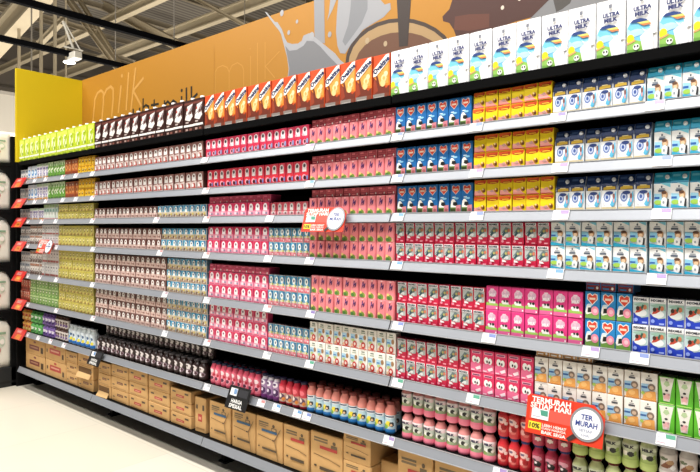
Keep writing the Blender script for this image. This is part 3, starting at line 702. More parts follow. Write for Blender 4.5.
bkind('kgrn', 'small_green_bottle', 'small green bottle', SLIM, '#4f9a4a', .1, .74, '#5ea658', [('e', .5, .6, .3, .2, '#d8e6d4'), ('e', .5, .25, .3, .15, '#2e6a34')], '#3a6a3a')
bkind('kpur', 'small_purple_bottle', 'small purple bottle', SLIM, '#6d4f96', .1, .74, '#7d60a6', [('e', .5, .6, .32, .2, '#e2d9ec'), ('e', .5, .25, .3, .15, '#3f2a66')], '#57407c')
bkind('kbrn', 'small_brown_white_bottle', 'small brown white bottle', SLIM, '#5d4038', .1, .74, '#d6cdc8', [('e', .5, .66, .3, .16, '#4a302a'), ('e', .5, .3, .32, .18, '#6d4f86'), ('r', .2, .44, .8, .5, '#8a6a5c')], '#4b3a34')

BM = {}
def bottles(key, x0, x1, n, layers, h, y, where, zadd=0.0, rs=.46, words=('in lower layer', 'in upper layer'), s='r7', base_layer=0, grp=None):
    k = BK[key]
    p = (x1-x0)/n
    R = min(p*rs, .031)
    ck = (key, round(R, 3), round(h, 3))
    if ck not in BM:
        BM[ck] = bottle_parts(R, h, k['prof'], k['body'], k['l0'], k['l1'], k['labbase'], k['art'], k['cap'], k['neck'], k['text'])
    b, l, c = BM[ck]
    for L in range(layers):
        for i in range(n):
            x = x0+p*(i+.5)+random.uniform(-.001, .001)
            o = link(k['name'], b, None, (x, y+random.uniform(-.003, .003), top_of(s)+zadd+L*(h+.0003)), (0, 0, random.uniform(-.2, .2)))
            lay = words[L+base_layer]
            tag(o, '%s, %s from left%s, %s' % (k['desc'], ORD[i], ' '+lay if lay else '', where), 'bottle', grp or '%ss, %s' % (k['desc'], where))
            link('label', l, o)
            link('cap', c, o, (0, 0, h*.9999))

one = ('', '')
FL, SB, TB, NB = 'bottle shelf, far-left bay', 'bottle shelf, second bay', 'bottle shelf, third bay', 'bottle shelf, near-right bay'
bottles('kyel', -3.765, -3.593, 3, 2, .088, .05, FL)
bottles('kgrn', -3.590, -3.387, 3, 2, .088, .05, FL)
bottles('kpur', -3.385, -3.171, 4, 2, .088, .05, FL)
bottles('kbrn', -3.168, -2.953, 5, 2, .088, .05, FL)
bottles('pouch', -2.945, -2.545, 6, 1, .135, .055, FL, words=one)
bottles('brown', -2.490, -1.275, 20, 1, .108, .045, SB, words=('in front row',))
bottles('brown', -2.490, -1.278, 22, 1, .085, .105, SB, zadd=.110, words=('in raised back row',))
mb = MB()
mb.box(-2.49, -1.27, .077, .21, 0, .110, M('#111112', .5), .003)
mb.box(-2.48, -1.28, .0765, .077, .02, .09, M('#1b1b1c', .5))
tag(mb.build('display_riser', None, (0, 0, top_of('r7')+.0006)), 'black riser step behind the front chocolate bottles, second bay', 'display riser')
bottles('strawb', -1.235, -.83, 9, 1, .120, .045, TB, words=('in front row',), rs=.49)
bottles('strawb', -1.215, -.85, 7, 1, .120, .105, TB, words=('in back row',), rs=.43)
bottles('purp', -.825, -.694, 3, 1, .118, .045, TB, words=one, rs=.5)
bottles('redb', -.690, -.508, 4, 1, .122, .045, TB, words=one, rs=.5)
bottles('kids', -.502, -.008, 10, 1, .128, .046, TB, words=('in front row',), rs=.495)
bottles('kids', -.490, -.02, 9, 1, .128, .105, TB, words=('in back row',), rs=.47)
bottles('indo', .029, .440, 8, 2, .107, .045, NB, rs=.49)
bottles('red', .447, .572, 3, 2, .104, .045, NB, rs=.49)
bottles('dkpink', .575, .708, 3, 2, .104, .045, NB, rs=.49)
bottles('melon', .712, .966, 5, 2, .107, .045, NB, rs=.49)
bottles('choc', .970, 1.126, 3, 2, .104, .045, NB, rs=.49)

# ------------------------------------------------------------------ cardboard boxes on the deck
def cardboard_box(x0, x1, h, d, z, y, style, label, group, torn=False, rz=0.0):
    w = x1-x0
    t = empty('cardboard_box', ((x0+x1)/2, y+d/2, z), (0, 0, rz))
    mb = MB()
    mb.box(-w/2, w/2, -d/2, d/2, 0, h, KRAFT, .003)
    # tape along the top seam and the flap gap
    mb.box(-w/2-.0003, w/2+.0003, -.018, .018, h-.0002, h+.0004, KRAFTD)
    def place(u, v, lift):
        return (-w/2+.003+u*(w-.006), -d/2-lift, .003+v*(h-.006))
    art = []
    if style == 'tall':
        art = [('r', .1, .86, .48, .9, '#6d5a3c'), ('r', .1, .81, .48, .84, '#7d6849'), ('r', .1, .77, .4, .79, '#7d6849'), ('e', .68, .85, .05, .04, '#5d4a30'), ('r', .6, .72, .8, .8, '#6d5a3c'), ('e', .7, .76, .08, .03, '#c59a63'),
               ('r', .22, .66, .82, .72, '#285a80'), ('p', [(.08, .555), (.62, .51), (.62, .495), (.08, .54)], '#6b4a28'), ('e', .68, .50, .05, .02, '#4f351b'), ('p', [(.72, .51), (.95, .82), (.97, .82), (.75, .49)], '#7d5a32'), ('p', [(.73, .5), (.86, .02), (.88, .02), (.76, .5)], '#8d6a3e'), ('r', .1, .25, .16, .28, '#3a2d1c'), ('r', .26, .22, .82, .27, '#4b3b26')]
    elif style == 'tallred':
        art = [('r', .1, .86, .55, .9, '#6d5a3c'), ('r', .1, .80, .55, .84, '#7d6849'), ('e', .76, .85, .05, .04, '#5d4a30'), ('r', .66, .72, .86, .8, '#6d5a3c'), ('r', .3, .66, .86, .73, '#b8342c'), ('p', [(.1, .52), (.62, .48), (.62, .465), (.1, .505)], '#6b4a28'), ('p', [(.62, .48), (.96, .42), (.96, .40), (.62, .465)], '#7d5a32'), ('r', .12, .24, .2, .28, '#3a2d1c'), ('r', .3, .2, .86, .27, '#4b3b26')]
    elif style == 'red':
        art = [('r', .22, .36, .78, .7, '#b9483f'), ('r', .28, .5, .7, .6, '#d9a08a'), ('e', .5, .84, .07, .07, '#b9483f'), ('r', .06, .4, .12, .6, '#54402a'), ('r', .86, .2, .94, .5, '#54402a')]
    elif style == 'maroon':
        art = [('r', .2, .3, .74, .62, '#7d3a34'), ('r', .26, .42, .66, .52, '#b58a70'), ('e', .5, .84, .07, .07, '#7d3a34'), ('r', .82, .2, .95, .6, '#54402a')]
    elif style == 'bar':
        art = [('r', .34, .46, .7, .68, '#6b3f2c'), ('r', .4, .52, .64, .6, '#a8794a'), ('r', .08, .3, .2, .4, '#6b5434'), ('r', .8, .6, .94, .72, '#54402a'), ('r', .08, .1, .9, .14, '#a67c4a')]
    elif style == 'redbar':
        art = [('r', .28, .3, .68, .52, '#b23a2c'), ('r', .34, .36, .6, .44, '#d8907a'), ('r', .1, .66, .26, .78, '#54402a'), ('r', .72, .64, .9, .8, '#54402a'), ('r', .06, .08, .94, .12, '#a67c4a')]
    draw(mb, art, w, h, place)
    mb.build('box_body', t)
    if torn:
        f = MB()
        f.add([(-w*.46, -d/2-.002, h*.42), (w*.40, -d/2-.002, h*.42), (w*.43, -d/2-.020, h*.06), (-w*.42, -d/2-.024, h*.04),
               (-w*.46, -d/2-.004, h*.42-.003), (w*.40, -d/2-.004, h*.42-.003), (w*.43, -d/2-.023, h*.06), (-w*.42, -d/2-.027, h*.04)],
              [[0, 1, 2, 3], [7, 6, 5, 4], [0, 4, 5, 1], [1, 5, 6, 2], [2, 6, 7, 3], [3, 7, 4, 0]], M('#d8b27c', .8, 0, .1))
        f.build('torn_flap', t)
        g = MB()
        g.box(-w*.44, w*.40, -d/2-.0012, -d/2-.0006, h*.42, h*.9, M('#6b4c2a', .9))
        g.build('torn_opening', t)
    tag(t, label, 'box', group)
    return t

dz = top_of('deck')+.0006
POS = {1: ['single'], 2: ['lower', 'upper'], 3: ['bottom', 'middle', 'top']}
stacks = [(-3.70, -3.342, 2, .244, 'maroon', 'maroon printed box', 'first stack, far-left bay', ()),
          (-3.324, -2.979, 2, .256, 'red', 'red printed box', 'second stack, far-left bay', ()),
          (-2.971, -2.790, 3, .236, 'bar', 'brown bar box', 'third stack, far-left bay', ()),
          (-2.78, -2.55, 3, .246, 'bar', 'brown bar box', 'fourth stack, far-left bay', (1,)),
          (-2.480, -2.312, 3, .232, 'bar', 'brown bar box', 'first stack, second bay', (0,)),
          (-2.305, -2.085, 3, .240, 'bar', 'brown bar box', 'second stack, second bay', ()),
          (-2.079, -1.861, 3, .246, 'redbar', 'red bar box', 'third stack, second bay', ()),
          (-1.849, -1.622, 3, .240, 'redbar', 'red bar box', 'fourth stack, second bay', ()),
          (-1.612, -1.405, 3, .212, 'redbar', 'red bar box', 'fifth stack, second bay', ())]
for (a, b, n, H, st, nm, where, torn) in stacks:
    hh = H/n
    for i in range(n):
        j = random.uniform(-.004, .004)
        cardboard_box(a+.003, b-.003, hh-.0015, .26, dz+i*hh+.0003, .028+abs(j), st, '%s%s, %s of %s' % ('torn open ' if i in torn else '', nm, POS[n][i], where), 'cardboard boxes on the bottom deck', i in torn, j)
cardboard_box(-1.388, -1.295, .195, .28, dz, .04, 'redbar', 'narrow brown box standing upright at the end of second bay', 'cardboard boxes on the bottom deck', False, .05)
tall = [(-1.236, -1.058, .202, 'tall', 'first tall brown box from left, third bay'), (-1.043, -.863, .202, 'tall', 'second tall brown box from left, under black sign'),
        (-.853, -.663, .202, 'tall', 'third tall brown box from left, third bay'), (-.654, -.49, .202, 'tallred', 'fourth tall brown box from left, third bay')]
for a, b, h, st, lab in tall:
    cardboard_box(a, b, h, .26, dz, .03, st, lab, 'cardboard boxes on the bottom deck', False, random.uniform(-.01, .01))
cardboard_box(-.478, -.285, .21, .28, dz, .035, 'tallred', 'fifth tall brown box from left, red strip, third bay', 'cardboard boxes on the bottom deck')
cardboard_box(-.276, -.12, .128, .2, dz, .03, 'tallred', 'lower of two red strip boxes beside the dark gap', 'cardboard boxes on the bottom deck')
cardboard_box(-.276, -.125, .122, .2, dz+.1284, .03, 'tallred', 'upper of two red strip boxes beside the dark gap', 'cardboard boxes on the bottom deck')
cardboard_box(-.115, -.02, .15, .22, dz, .09, 'bar', 'low brown box set back in the dark gap, third bay', 'cardboard boxes on the bottom deck')
cardboard_box(.016, .181, .245, .26, dz, .03, 'tallred', 'first tall brown box from left, near-right bay', 'cardboard boxes on the bottom deck')
cardboard_box(.190, .39, .25, .26, dz, .03, 'tall', 'second tall brown box from left, near-right bay', 'cardboard boxes on the bottom deck')

# ------------------------------------------------------------------ price tags on the rails
random.seed(11)
def on_rail(s, f):
    """point on the tilted face of a price rail, f = 0 top, 1 bottom"""
    return .001-.016*f, LIP[s]-.033*f
tw_, = (.05,)
seen = set()
TAGS = [(s, x0, d, bn) for (s, x0, x1, d, bn) in tag_edges if s != 'T' and x0 > -3.7]
TAGS += [('r7', x, d, b) for x, d, b in ((-3.59, 'small green bottle', 'far-left bay'), (-3.385, 'small purple bottle', 'far-left bay'), (-3.168, 'small brown white bottle', 'far-left bay'), (-2.945, 'white blue yoghurt bottle', 'far-left bay'),
        (-1.235, 'pink strawberry yoghurt bottle', 'third bay'), (-.80, 'purple white yoghurt bottle', 'third bay'), (-.69, 'red berry yoghurt bottle', 'third bay'), (-.55, 'last red berry bottle', 'third bay'), (-.49, 'blue and yellow kids bottle', 'third bay'), (-.03, 'last kids bottle', 'third bay'),
        (.45, 'red strawberry milk bottle', 'near-right bay'), (.712, 'pale green milk bottle', 'near-right bay'))]
tmesh = {}
for s, x, d, bn in TAGS:
    col = random.choice(['#a58cc0', '#8a7ab4', '#6f9fd0', '#7d8fc8']) if s not in ('r6', ) else '#5aa58a'
    if x < -.7:
        col = random.choice(['#c0a8b4', '#b4b8c0', '#d09090'])
    if col not in tmesh:
        mb = MB()
        ty, tz = .016, .033
        L = math.hypot(ty, tz)
        ny, nz = -tz/L, ty/L
        def pt(u, f, lift):
            return (u, .001-ty*f+ny*lift, .0-tz*f+nz*lift)
        ww = .052
        top, bot, th = .06, .96, .0045
        vs = [pt(0, top, th), pt(ww, top, th), pt(ww, bot, th), pt(0, bot, th), pt(0, top, .0016), pt(ww, top, .0016), pt(ww, bot, .0016), pt(0, bot, .0016)]
        mb.add(vs, [[3, 2, 1, 0], [4, 5, 6, 7], [0, 1, 5, 4], [1, 2, 6, 5], [2, 3, 7, 6], [3, 0, 4, 7]], M('#f6f6f8', .35))
        mb.poly([pt(ww*.5, .42, th+.0004), pt(ww*.98, .42, th+.0004), pt(ww*.96, top+.02, th+.0004), pt(ww*.46, top+.02, th+.0004)], M(col))
        mb.poly([pt(ww*.08, .82, th+.0004), pt(ww*.5, .82, th+.0004), pt(ww*.5, .74, th+.0004), pt(ww*.08, .74, th+.0004)], M('#c9a6b8'))
        mb.poly([pt(ww*.08, .4, th+.0004), pt(ww*.36, .4, th+.0004), pt(ww*.36, .34, th+.0004), pt(ww*.08, .34, th+.0004)], M('#b8b8c8'))
        tmesh[col] = mb.mesh('price_tag')
    o = link('price_tag', tmesh[col], None, (x+.004, 0, LIP[s]))
    seen_key = (s, d, bn)
    lab = 'white price tag under the %s block, %s, %s' % (d, SHELF[s], bn)
    if 'gap' in d or (s == 'r4' and 'milk carton' in d and 'white and blue' in d):
        lab = 'white price tag under white blue cartons %s of gap, %s' % ('right' if x > .9 else 'left', SHELF[s])
    tag(o, lab, 'price tag', 'white price tags on the rails')

# ------------------------------------------------------------------ promotion signs
def sign_base(name, x0, x1, zlo, zhi, lean=.035, y=-.034):
    t = empty(name, ((x0+x1)/2, y, zlo))
    w, h = x1-x0, zhi-zlo
    def place(u, v, lift):
        return (-w/2+u*w, -lean/2+lean*v-lift, v*h)
    return t, w, h, place

def slab(mb, pts, place, m, th=.002):
    n = len(pts)
    vs = [place(u, v, 0) for u, v in pts]+[place(u, v, -th) for u, v in pts]
    mb.add(vs, [list(range(n)), [n+k for k in range(n)][::-1]]+[[k, n+k, n+(k+1) % n, (k+1) % n] for k in range(n)], m)

def promo(x0, x1, zlo, zhi, label):
    t, w, h, place = sign_base('promotion_sign', x0, x1, zlo, zhi)
    RED = M('#dc3c22', .4)
    mb = MB()
    slab(mb, [(0, 0), (1, 0), (1, .72), (.86, 1.0), (.02, 1.0), (-.02, .92)], place, RED)
    draw(mb, [], w, h, place)
    def word(s, cx, cy, tw, th, col, rot=0, lift=.0016):
        vs, fs = text_geo(s, .03)
        mb.add([place(cx+x*tw, cy+y*th, lift) for x, y in vs], fs, M(col))
    def shape(pts, col, lift=.0008):
        mb.poly([place(u, v, lift) for u, v in pts], M(col))
    shape([(.01, .7), (.6, .72), (.6, .96), (.01, .97)], '#d2341e')
    shape([(.04, .38), (.62, .38), (.62, .68), (.04, .68)], '#e2584a')
    word('TERMURAH', .31, .885, .52, .15, '#fbf3ee')
    word('SETIAP HARI', .31, .735, .54, .14, '#fbf3ee')
    word('LEBIH HEMAT', .385, .27, .32, .07, '#f8e4dc')
    word('DAN HARGA', .385, .19, .32, .06, '#f8e4dc')
    word('BAIK SEGA', .385, .09, .32, .085, '#fbf3ee')
    shape([(.04, .12), (.21, .12), (.21, .31), (.04, .31)], '#f6df3c', .0009)
    word('10%', .125, .215, .14, .13, '#3a3420')
    mb.build('card', t)
    # magnifying glass printed on its own raised round badge
    bg = MB()
    cx, cy, rx = .79, .52, .205
    ry = rx*w/h
    slab(bg, ell(cx, cy, rx, ry, 28), lambda u, v, l: place(u, v, l+.004), M('#9b9ea4', .3, .3))
    slab(bg, ell(cx, cy, rx*.86, ry*.86, 28), lambda u, v, l: place(u, v, l+.0052), M('#f8f8fa'), .001)
    def bw(s, cx_, cy_, tw, th, col):
        vs, fs = text_geo(s, .03)
        bg.add([place(cx_+x*tw, cy_+y*th, .0058) for x, y in vs], fs, M(col))
    bw('TER', cx, cy+.17, .15, .13, '#27418f')
    bw('MURAH', cx, cy+.0, .27, .14, '#27418f')
    bw('SETIAP', cx, cy-.16, .17, .07, '#9fa6bd')
    bw('HARI', cx, cy-.27, .1, .06, '#9fa6bd')
    hd = [(cx-.11, cy-.38), (cx-.155, cy-.30), (cx-.235, cy-.44), (cx-.20, cy-.51)]
    slab(bg, hd, lambda u, v, l: place(u, v, l+.003), M('#3a3030', .4))
    bg.build('magnifier_badge', t)
    pt_ = MB()
    slab(pt_, [(.07, .4), (.30, .4), (.30, .66), (.07, .66)], lambda u, v, l: place(u, v, l+.003), M('#f6f6f8', .35), .001)
    pt_.poly([place(u, v, .0036) for u, v in ((.2, .5), (.29, .5), (.285, .64), (.18, .64))], M('#4f9a84'))
    pt_.poly([place(u, v, .0036) for u, v in ((.09, .45), (.2, .45), (.2, .47), (.09, .47))], M('#b8b8c8'))
    pt_.build('price_label', t)
    tag(t, label, 'sign', 'red promotion signs')

promo(.588, .834, .637, .756, 'large red promotion sign with magnifying glass over the melon bottles')
promo(-.46, -.215, 1.290, 1.396, 'red promotion sign with magnifying glass over the salmon pink cartons')
promo(-3.30, -3.05, 1.113, 1.213, 'small far red promotion sign with magnifying glass, far-left bay')

def special(x0, x1, zlo, zhi, label):
    t, w, h, place = sign_base('special_price_sign', x0, x1, zlo, zhi, .04)
    mb = MB()
    slab(mb, [(0, 0), (1, 0), (1, 1), (0, 1)], place, M('#19191b', .45))
    for s, cy, tw, th in (('HARGA', .36, .52, .17), ('SPESIAL', .15, .62, .17)):
        vs, fs = text_geo(s, .03)
        mb.add([place(.5+x*tw, cy+y*th, .001) for x, y in vs], fs, M('#f4f4f2'))
    mb.build('card', t)
    pl = MB()
    slab(pl, [(.1, .58), (.42, .58), (.42, .9), (.1, .9)], lambda u, v, l: place(u, v, l+.0015), M('#f3f3f5'), .001)
    pl.poly([place(u, v, .0025) for u, v in ((.28, .66), (.41, .66), (.41, .88), (.26, .88))], M('#7d9fcc'))
    slab(pl, [(.5, .58), (.92, .58), (.92, .9), (.5, .9)], lambda u, v, l: place(u, v, l+.0015), M('#3c3c40', .3), .001)
    pl.build('price_label', t)
    tag(t, label, 'sign', 'black special price signs')
special(-1.0, -.838, .403, .508, 'black special price sign under the pink yoghurt bottles, third bay')
special(-2.475, -2.315, .398, .488, 'black special price sign at the start of the second bay')

for i, s in enumerate(('r1', 'r2', 'r3', 'r4', 'r5', 'r6', 'r7')):
    t, w, h, place = sign_base('shelf_sign', -3.765, -3.565, LIP[s]-.06, LIP[s]+.018, .045)
    mb = MB()
    slab(mb, [(0, 0), (1, 0), (1, 1), (0, 1)], place, M('#d8302c', .4))
    for pts, col in (([(.3, .05), (.8, .05), (.8, .5), (.35, .5)], '#ef8a3a'), ([(.42, .2), (.7, .2), (.7, .38), (.42, .38)], '#f6c86a'), ([(.2, .6), (.66, .6), (.66, .9), (.2, .9)], '#ee8a84'), ([(.3, .68), (.56, .68), (.56, .8), (.3, .8)], '#f8dcd6')):
        mb.poly([place(u, v, .001) for u, v in pts], M(col))
    mb.build('card', t)
    tag(t, 'red and orange promotion flag at the far-left end of the %s' % SHELF[s], 'sign', 'red flags at the far end of the shelves')

# ------------------------------------------------------------------ signs above the shelving
MURAL = {
    'splash1': [(-1.292, 2.564), (-1.259, 2.554), (-1.218, 2.5), (-1.194, 2.447), (-1.174, 2.415), (-1.131, 2.397), (-1.083, 2.39), (-1.051, 2.4), (-1.036, 2.427), (-0.99, 2.431), (-0.944, 2.398), (-0.864, 2.336), (-0.786, 2.274), (-0.752, 2.234), (-0.693, 2.188), (-0.693, 2.12), (-1.169, 2.197), (-1.16, 2.257), (-1.174, 2.327), (-1.2, 2.4), (-1.226, 2.474)],
    'splash1shade': [(-1.19, 2.398), (-1.154, 2.361), (-1.092, 2.355), (-1.036, 2.368), (-1.008, 2.391), (-0.953, 2.377), (-0.899, 2.334), (-0.837, 2.271), (-0.768, 2.208), (-0.759, 2.131), (-1.165, 2.196), (-1.154, 2.256), (-1.17, 2.326)],
    'stream': [(-0.954, 2.651), (-0.874, 2.631), (-0.867, 2.347), (-0.947, 2.379)],
    'splash2': [(-0.762, 2.615), (-0.778, 2.48), (-0.783, 2.393), (-0.772, 2.315), (-0.752, 2.271), (-0.715, 2.261), (-0.67, 2.307), (-0.59, 2.364), (-0.528, 2.381), (-0.453, 2.4), (-0.407, 2.43), (-0.41, 2.463), (-0.446, 2.463), (-0.499, 2.523), (-0.507, 2.549)],
    'splash2shade': [(-0.671, 2.591), (-0.679, 2.494), (-0.695, 2.412), (-0.735, 2.333), (-0.715, 2.304), (-0.654, 2.353), (-0.598, 2.402), (-0.56, 2.466), (-0.56, 2.563)],
    'thin': [(-0.838, 2.507), (-0.822, 2.617), (-0.762, 2.602), (-0.808, 2.525), (-0.852, 2.469)],
    'drop': [(-1.375, 2.646), (-1.354, 2.634), (-1.288, 2.567), (-1.22, 2.486), (-1.226, 2.481), (-1.292, 2.55)],
    'rim': [(-0.018, 2.081), (-0.025, 2.034), (-0.047, 1.992), (-0.083, 1.956), (-0.133, 1.928), (-0.193, 1.91), (-0.263, 1.902), (-0.339, 1.906), (-0.417, 1.922), (-0.494, 1.949), (-0.566, 1.988), (-0.627, 2.035), (-0.674, 2.09), (-0.704, 2.147), (-0.715, 2.205), (-0.705, 2.258), (-0.676, 2.305), (-0.629, 2.343), (-0.568, 2.368), (-0.497, 2.382), (-0.42, 2.382), (-0.342, 2.37), (-0.266, 2.347), (-0.196, 2.314), (-0.135, 2.274), (-0.085, 2.229), (-0.049, 2.18), (-0.026, 2.13)],
    'cream': [(-0.034, 2.074), (-0.041, 2.029), (-0.062, 1.989), (-0.096, 1.954), (-0.143, 1.927), (-0.201, 1.91), (-0.267, 1.902), (-0.339, 1.906), (-0.413, 1.921), (-0.486, 1.947), (-0.553, 1.984), (-0.611, 2.029), (-0.655, 2.08), (-0.683, 2.135), (-0.693, 2.19), (-0.684, 2.241), (-0.657, 2.286), (-0.613, 2.322), (-0.555, 2.347), (-0.488, 2.36), (-0.416, 2.361), (-0.342, 2.35), (-0.27, 2.328), (-0.204, 2.297), (-0.146, 2.26), (-0.098, 2.216), (-0.063, 2.17), (-0.041, 2.121)],
    'choc': [(-0.066, 2.07), (-0.073, 2.033), (-0.092, 2.0), (-0.123, 1.972), (-0.165, 1.951), (-0.216, 1.937), (-0.275, 1.932), (-0.339, 1.936), (-0.404, 1.95), (-0.469, 1.972), (-0.528, 2.003), (-0.578, 2.04), (-0.617, 2.082), (-0.642, 2.127), (-0.65, 2.172), (-0.642, 2.213), (-0.618, 2.249), (-0.58, 2.278), (-0.53, 2.298), (-0.471, 2.308), (-0.407, 2.309), (-0.341, 2.299), (-0.277, 2.281), (-0.218, 2.256), (-0.167, 2.224), (-0.124, 2.188), (-0.093, 2.149), (-0.073, 2.109)],
    'spoon': [(-0.371, 2.502), (-0.28, 2.479), (-0.3, 2.222), (-0.353, 2.227)],
    'bar': [(-0.032, 2.426), (-0.062, 2.348), (-0.1, 2.322), (-0.096, 2.299), (-0.062, 2.283), (-0.037, 2.245), (-0.024, 2.21), (0.078, 2.189), (0.18, 2.204), (0.267, 2.215), (0.345, 2.217), (0.42, 2.272), (0.449, 2.302)],
    'barlight': [(-0.031, 2.306), (-0.037, 2.245), (0.042, 2.223), (0.146, 2.218), (0.146, 2.278), (0.041, 2.3)],
    'grey': [(0.33, 2.208), (0.417, 2.272), (0.451, 2.297), (0.777, 2.214), (0.778, 2.03), (0.47, 2.01), (0.339, 2.12)],
    'grey2': [(0.439, 2.267), (0.501, 2.288), (0.53, 2.281), (0.51, 2.237), (0.477, 2.22), (0.452, 2.214)],
    'milkA': ([[(-3.601, 2.191), (-3.561, 2.41), (-3.518, 2.455), (-3.452, 2.469), (-3.413, 2.445), (-3.41, 2.374), (-3.436, 2.22)], [(-3.413, 2.413), (-3.356, 2.463), (-3.29, 2.477), (-3.247, 2.451), (-3.247, 2.366), (-3.271, 2.231)], [(-3.12, 2.454), (-3.162, 2.248)], [(-3.001, 2.54), (-3.038, 2.255)], [(-2.896, 2.559), (-2.963, 2.246)], [(-2.78, 2.463), (-2.929, 2.388), (-2.812, 2.255)]], [(-3.105, 2.535)]),
    'milkB': ([[(-1.875, 2.207), (-1.875, 2.357), (-1.845, 2.383), (-1.794, 2.387), (-1.745, 2.366), (-1.725, 2.332), (-1.724, 2.204)], [(-1.725, 2.332), (-1.696, 2.37), (-1.639, 2.378), (-1.592, 2.351), (-1.576, 2.319), (-1.576, 2.205)], [(-1.509, 2.396), (-1.508, 2.207)], [(-1.443, 2.465), (-1.442, 2.214)], [(-1.371, 2.456), (-1.37, 2.232)], [(-1.241, 2.374), (-1.367, 2.306), (-1.282, 2.223)]], [(-1.513, 2.443)]),
    'black': ([[(-2.783, 2.302), (-2.788, 2.184)], [(-2.783, 2.237), (-2.745, 2.251), (-2.705, 2.234), (-2.705, 2.174)], [(-2.627, 2.273), (-2.626, 2.164)], [(-2.666, 2.24), (-2.57, 2.236)], [(-2.487, 2.147), (-2.487, 2.247)], [(-2.487, 2.216), (-2.445, 2.238), (-2.413, 2.216), (-2.413, 2.138)], [(-2.413, 2.212), (-2.372, 2.234), (-2.337, 2.215), (-2.336, 2.129)], [(-2.266, 2.246), (-2.266, 2.12)], [(-2.207, 2.298), (-2.206, 2.113)], [(-2.146, 2.298), (-2.145, 2.105)], [(-2.079, 2.24), (-2.141, 2.212), (-2.074, 2.151)], [(-2.929, 2.241), (-2.929, 2.182)], [(-2.834, 2.236), (-2.834, 2.171)]], [(-2.266, 2.292)]),
    'seam': [(-1.886, 2.541), (-1.884, 2.103)],
}

t = empty('mural_panel', (0, .537, 1.838))
mb = MB()
mb.box(-3.797, 1.4, 0, .025, 0, .772, M('#b0791c', .5, 0, .04, 1.5), .002)
def mpoly(name, col, lift):
    mb.poly([(x, -lift, z-1.838) for x, z in MURAL[name]], M(col, .5))
for i, (nm, col) in enumerate([('grey', '#7c7c7e'), ('grey2', '#45403c'), ('rim', '#3a2a20'), ('cream', '#a5875c'), ('choc', '#654029'), ('bar', '#431f14'), ('barlight', '#5c2f1d'),
                               ('splash2', '#98999d'), ('splash2shade', '#7e8084'), ('stream', '#8d8e92'), ('thin', '#98999d'), ('splash1', '#a0a1a5'), ('splash1shade', '#77787b'), ('drop', '#a5a5a8'), ('spoon', '#33261f')]):
    mpoly(nm, col, .0002+.00008*i)
for (x, z, r, col) in ((-1.16, 2.47, .012, '#a5a5a8'), (-1.09, 2.52, .01, '#a5a5a8'), (-1.22, 2.60, .016, '#a5a5a8'), (-.83, 2.39, .014, '#98999d'), (-.56, 2.30, .014, '#b09a7a'), (-.44, 2.26, .012, '#b09a7a'), (.21, 2.29, .008, '#d8c8b8'), (.29, 2.31, .008, '#d8c8b8'), (-.97, 2.41, .02, '#a5a5a8')):
    mb.poly([(a, -.0016, b-1.838) for a, b in ell(x, z, r, r*1.2)], M(col, .5))
def stroke(pts, w, col, lift):
    for (x0, z0), (x1, z1) in zip(pts, pts[1:]):
        L = math.hypot(x1-x0, z1-z0) or 1
        nx, nz = -(z1-z0)/L*w/2, (x1-x0)/L*w/2
        ex, ez = (x1-x0)/L*w*.3, (z1-z0)/L*w*.3
        lift += .00002
        mb.poly([(x0+nx-ex, -lift, z0+nz-ez-1.838), (x0-nx-ex, -lift, z0-nz-ez-1.838), (x1-nx+ex, -lift, z1-nz+ez-1.838), (x1+nx+ex, -lift, z1+nz+ez-1.838)], M(col, .5))
for nm, w, col in (('milkA', .022, '#c9954a'), ('milkB', .006, '#c28d3a'), ('black', .018, '#17120c')):
    strokes, dot = MURAL[nm]
    for i, st in enumerate(strokes):
        stroke(st, w, col, .0003+.00015*i)
    x, z = dot[0]
    mb.poly([(a, -.0006, b-1.838) for a, b in ell(x, z, w*.7, w*.7)], M(col, .5))
stroke(MURAL['seam'], .003, '#a0681e', .001)
mb.build('orange_board', t)
f = MB()
f.box(-3.797, 1.4, .025, .05, .74, .772, M('#77746f', .5))
f.build('top_edge', t)
tag(t, 'orange mural board with milk splash, chocolate and milk lettering above the shelves', 'sign board')
mb = MB()
mb.box(-3.822, -3.798, -.004, .562, 1.838, 2.606, M('#d3b806', .5, 0, .05, 2), .002)
mb.box(-3.8315, -3.822, .02, .5, 1.9, 1.93, M('#77746f', .5))
tag(mb.build('end_sign_panel'), 'mustard yellow end panel standing at the far-left end above the shelves', 'sign board')

# ------------------------------------------------------------------ black shelving unit beyond the far end
t = empty('black_display_rack', (-4.118, -.165, 0))
mb = MB()
mb.box(.255, .28, .135, .215, 0, 2.05, BLACK, .003)
mb.build('post', t)
mb = MB()
mb.box(-.75, -.72, .135, .215, 0, 2.05, BLACK, .003)
mb.build('post', t)
for z in (1.80, 1.42, .99, .60):
    mb = MB()
    mb.box(-.75, .28, -.28, .135, z, z+.03, BLACK, .003)
    vs = []
    for x in (.262, .276):
        vs += [(x, .135, z), (x, .135, z-.11), (x, .10, z-.05), (x, .04, z-.015), (x, -.26, z)]
    mb.add(vs, [[0, 1, 2, 3, 4], [9, 8, 7, 6, 5]]+[[k, k+5, (k+1) % 5+5, (k+1) % 5] for k in range(5)], BLACK)
    mb.build('rack_shelf', t)
mb = MB()
mb.box(-.75, .28, -.32, .215, 0, .16, M('#1c1d1e', .5), .004)
mb.box(-.70, .2805, -.30, .19, .03, .05, M('#050505', .5))
mb.build('rack_base', t)
mb = MB()
mb.box(-.75, .25, .19, .21, .16, 2.0, M('#2a2a2b', .6))
mb.build('back_panel', t)
tag(t, 'black display rack with brackets standing beyond the far-left end', 'display rack')
SHN = {1.83: 'top shelf', 1.45: 'second shelf', 1.02: 'third shelf', .63: 'fourth shelf', .16: 'base'}
SHH = {1.83: .24, 1.45: .30, 1.02: .34, .63: .31, .16: .38}
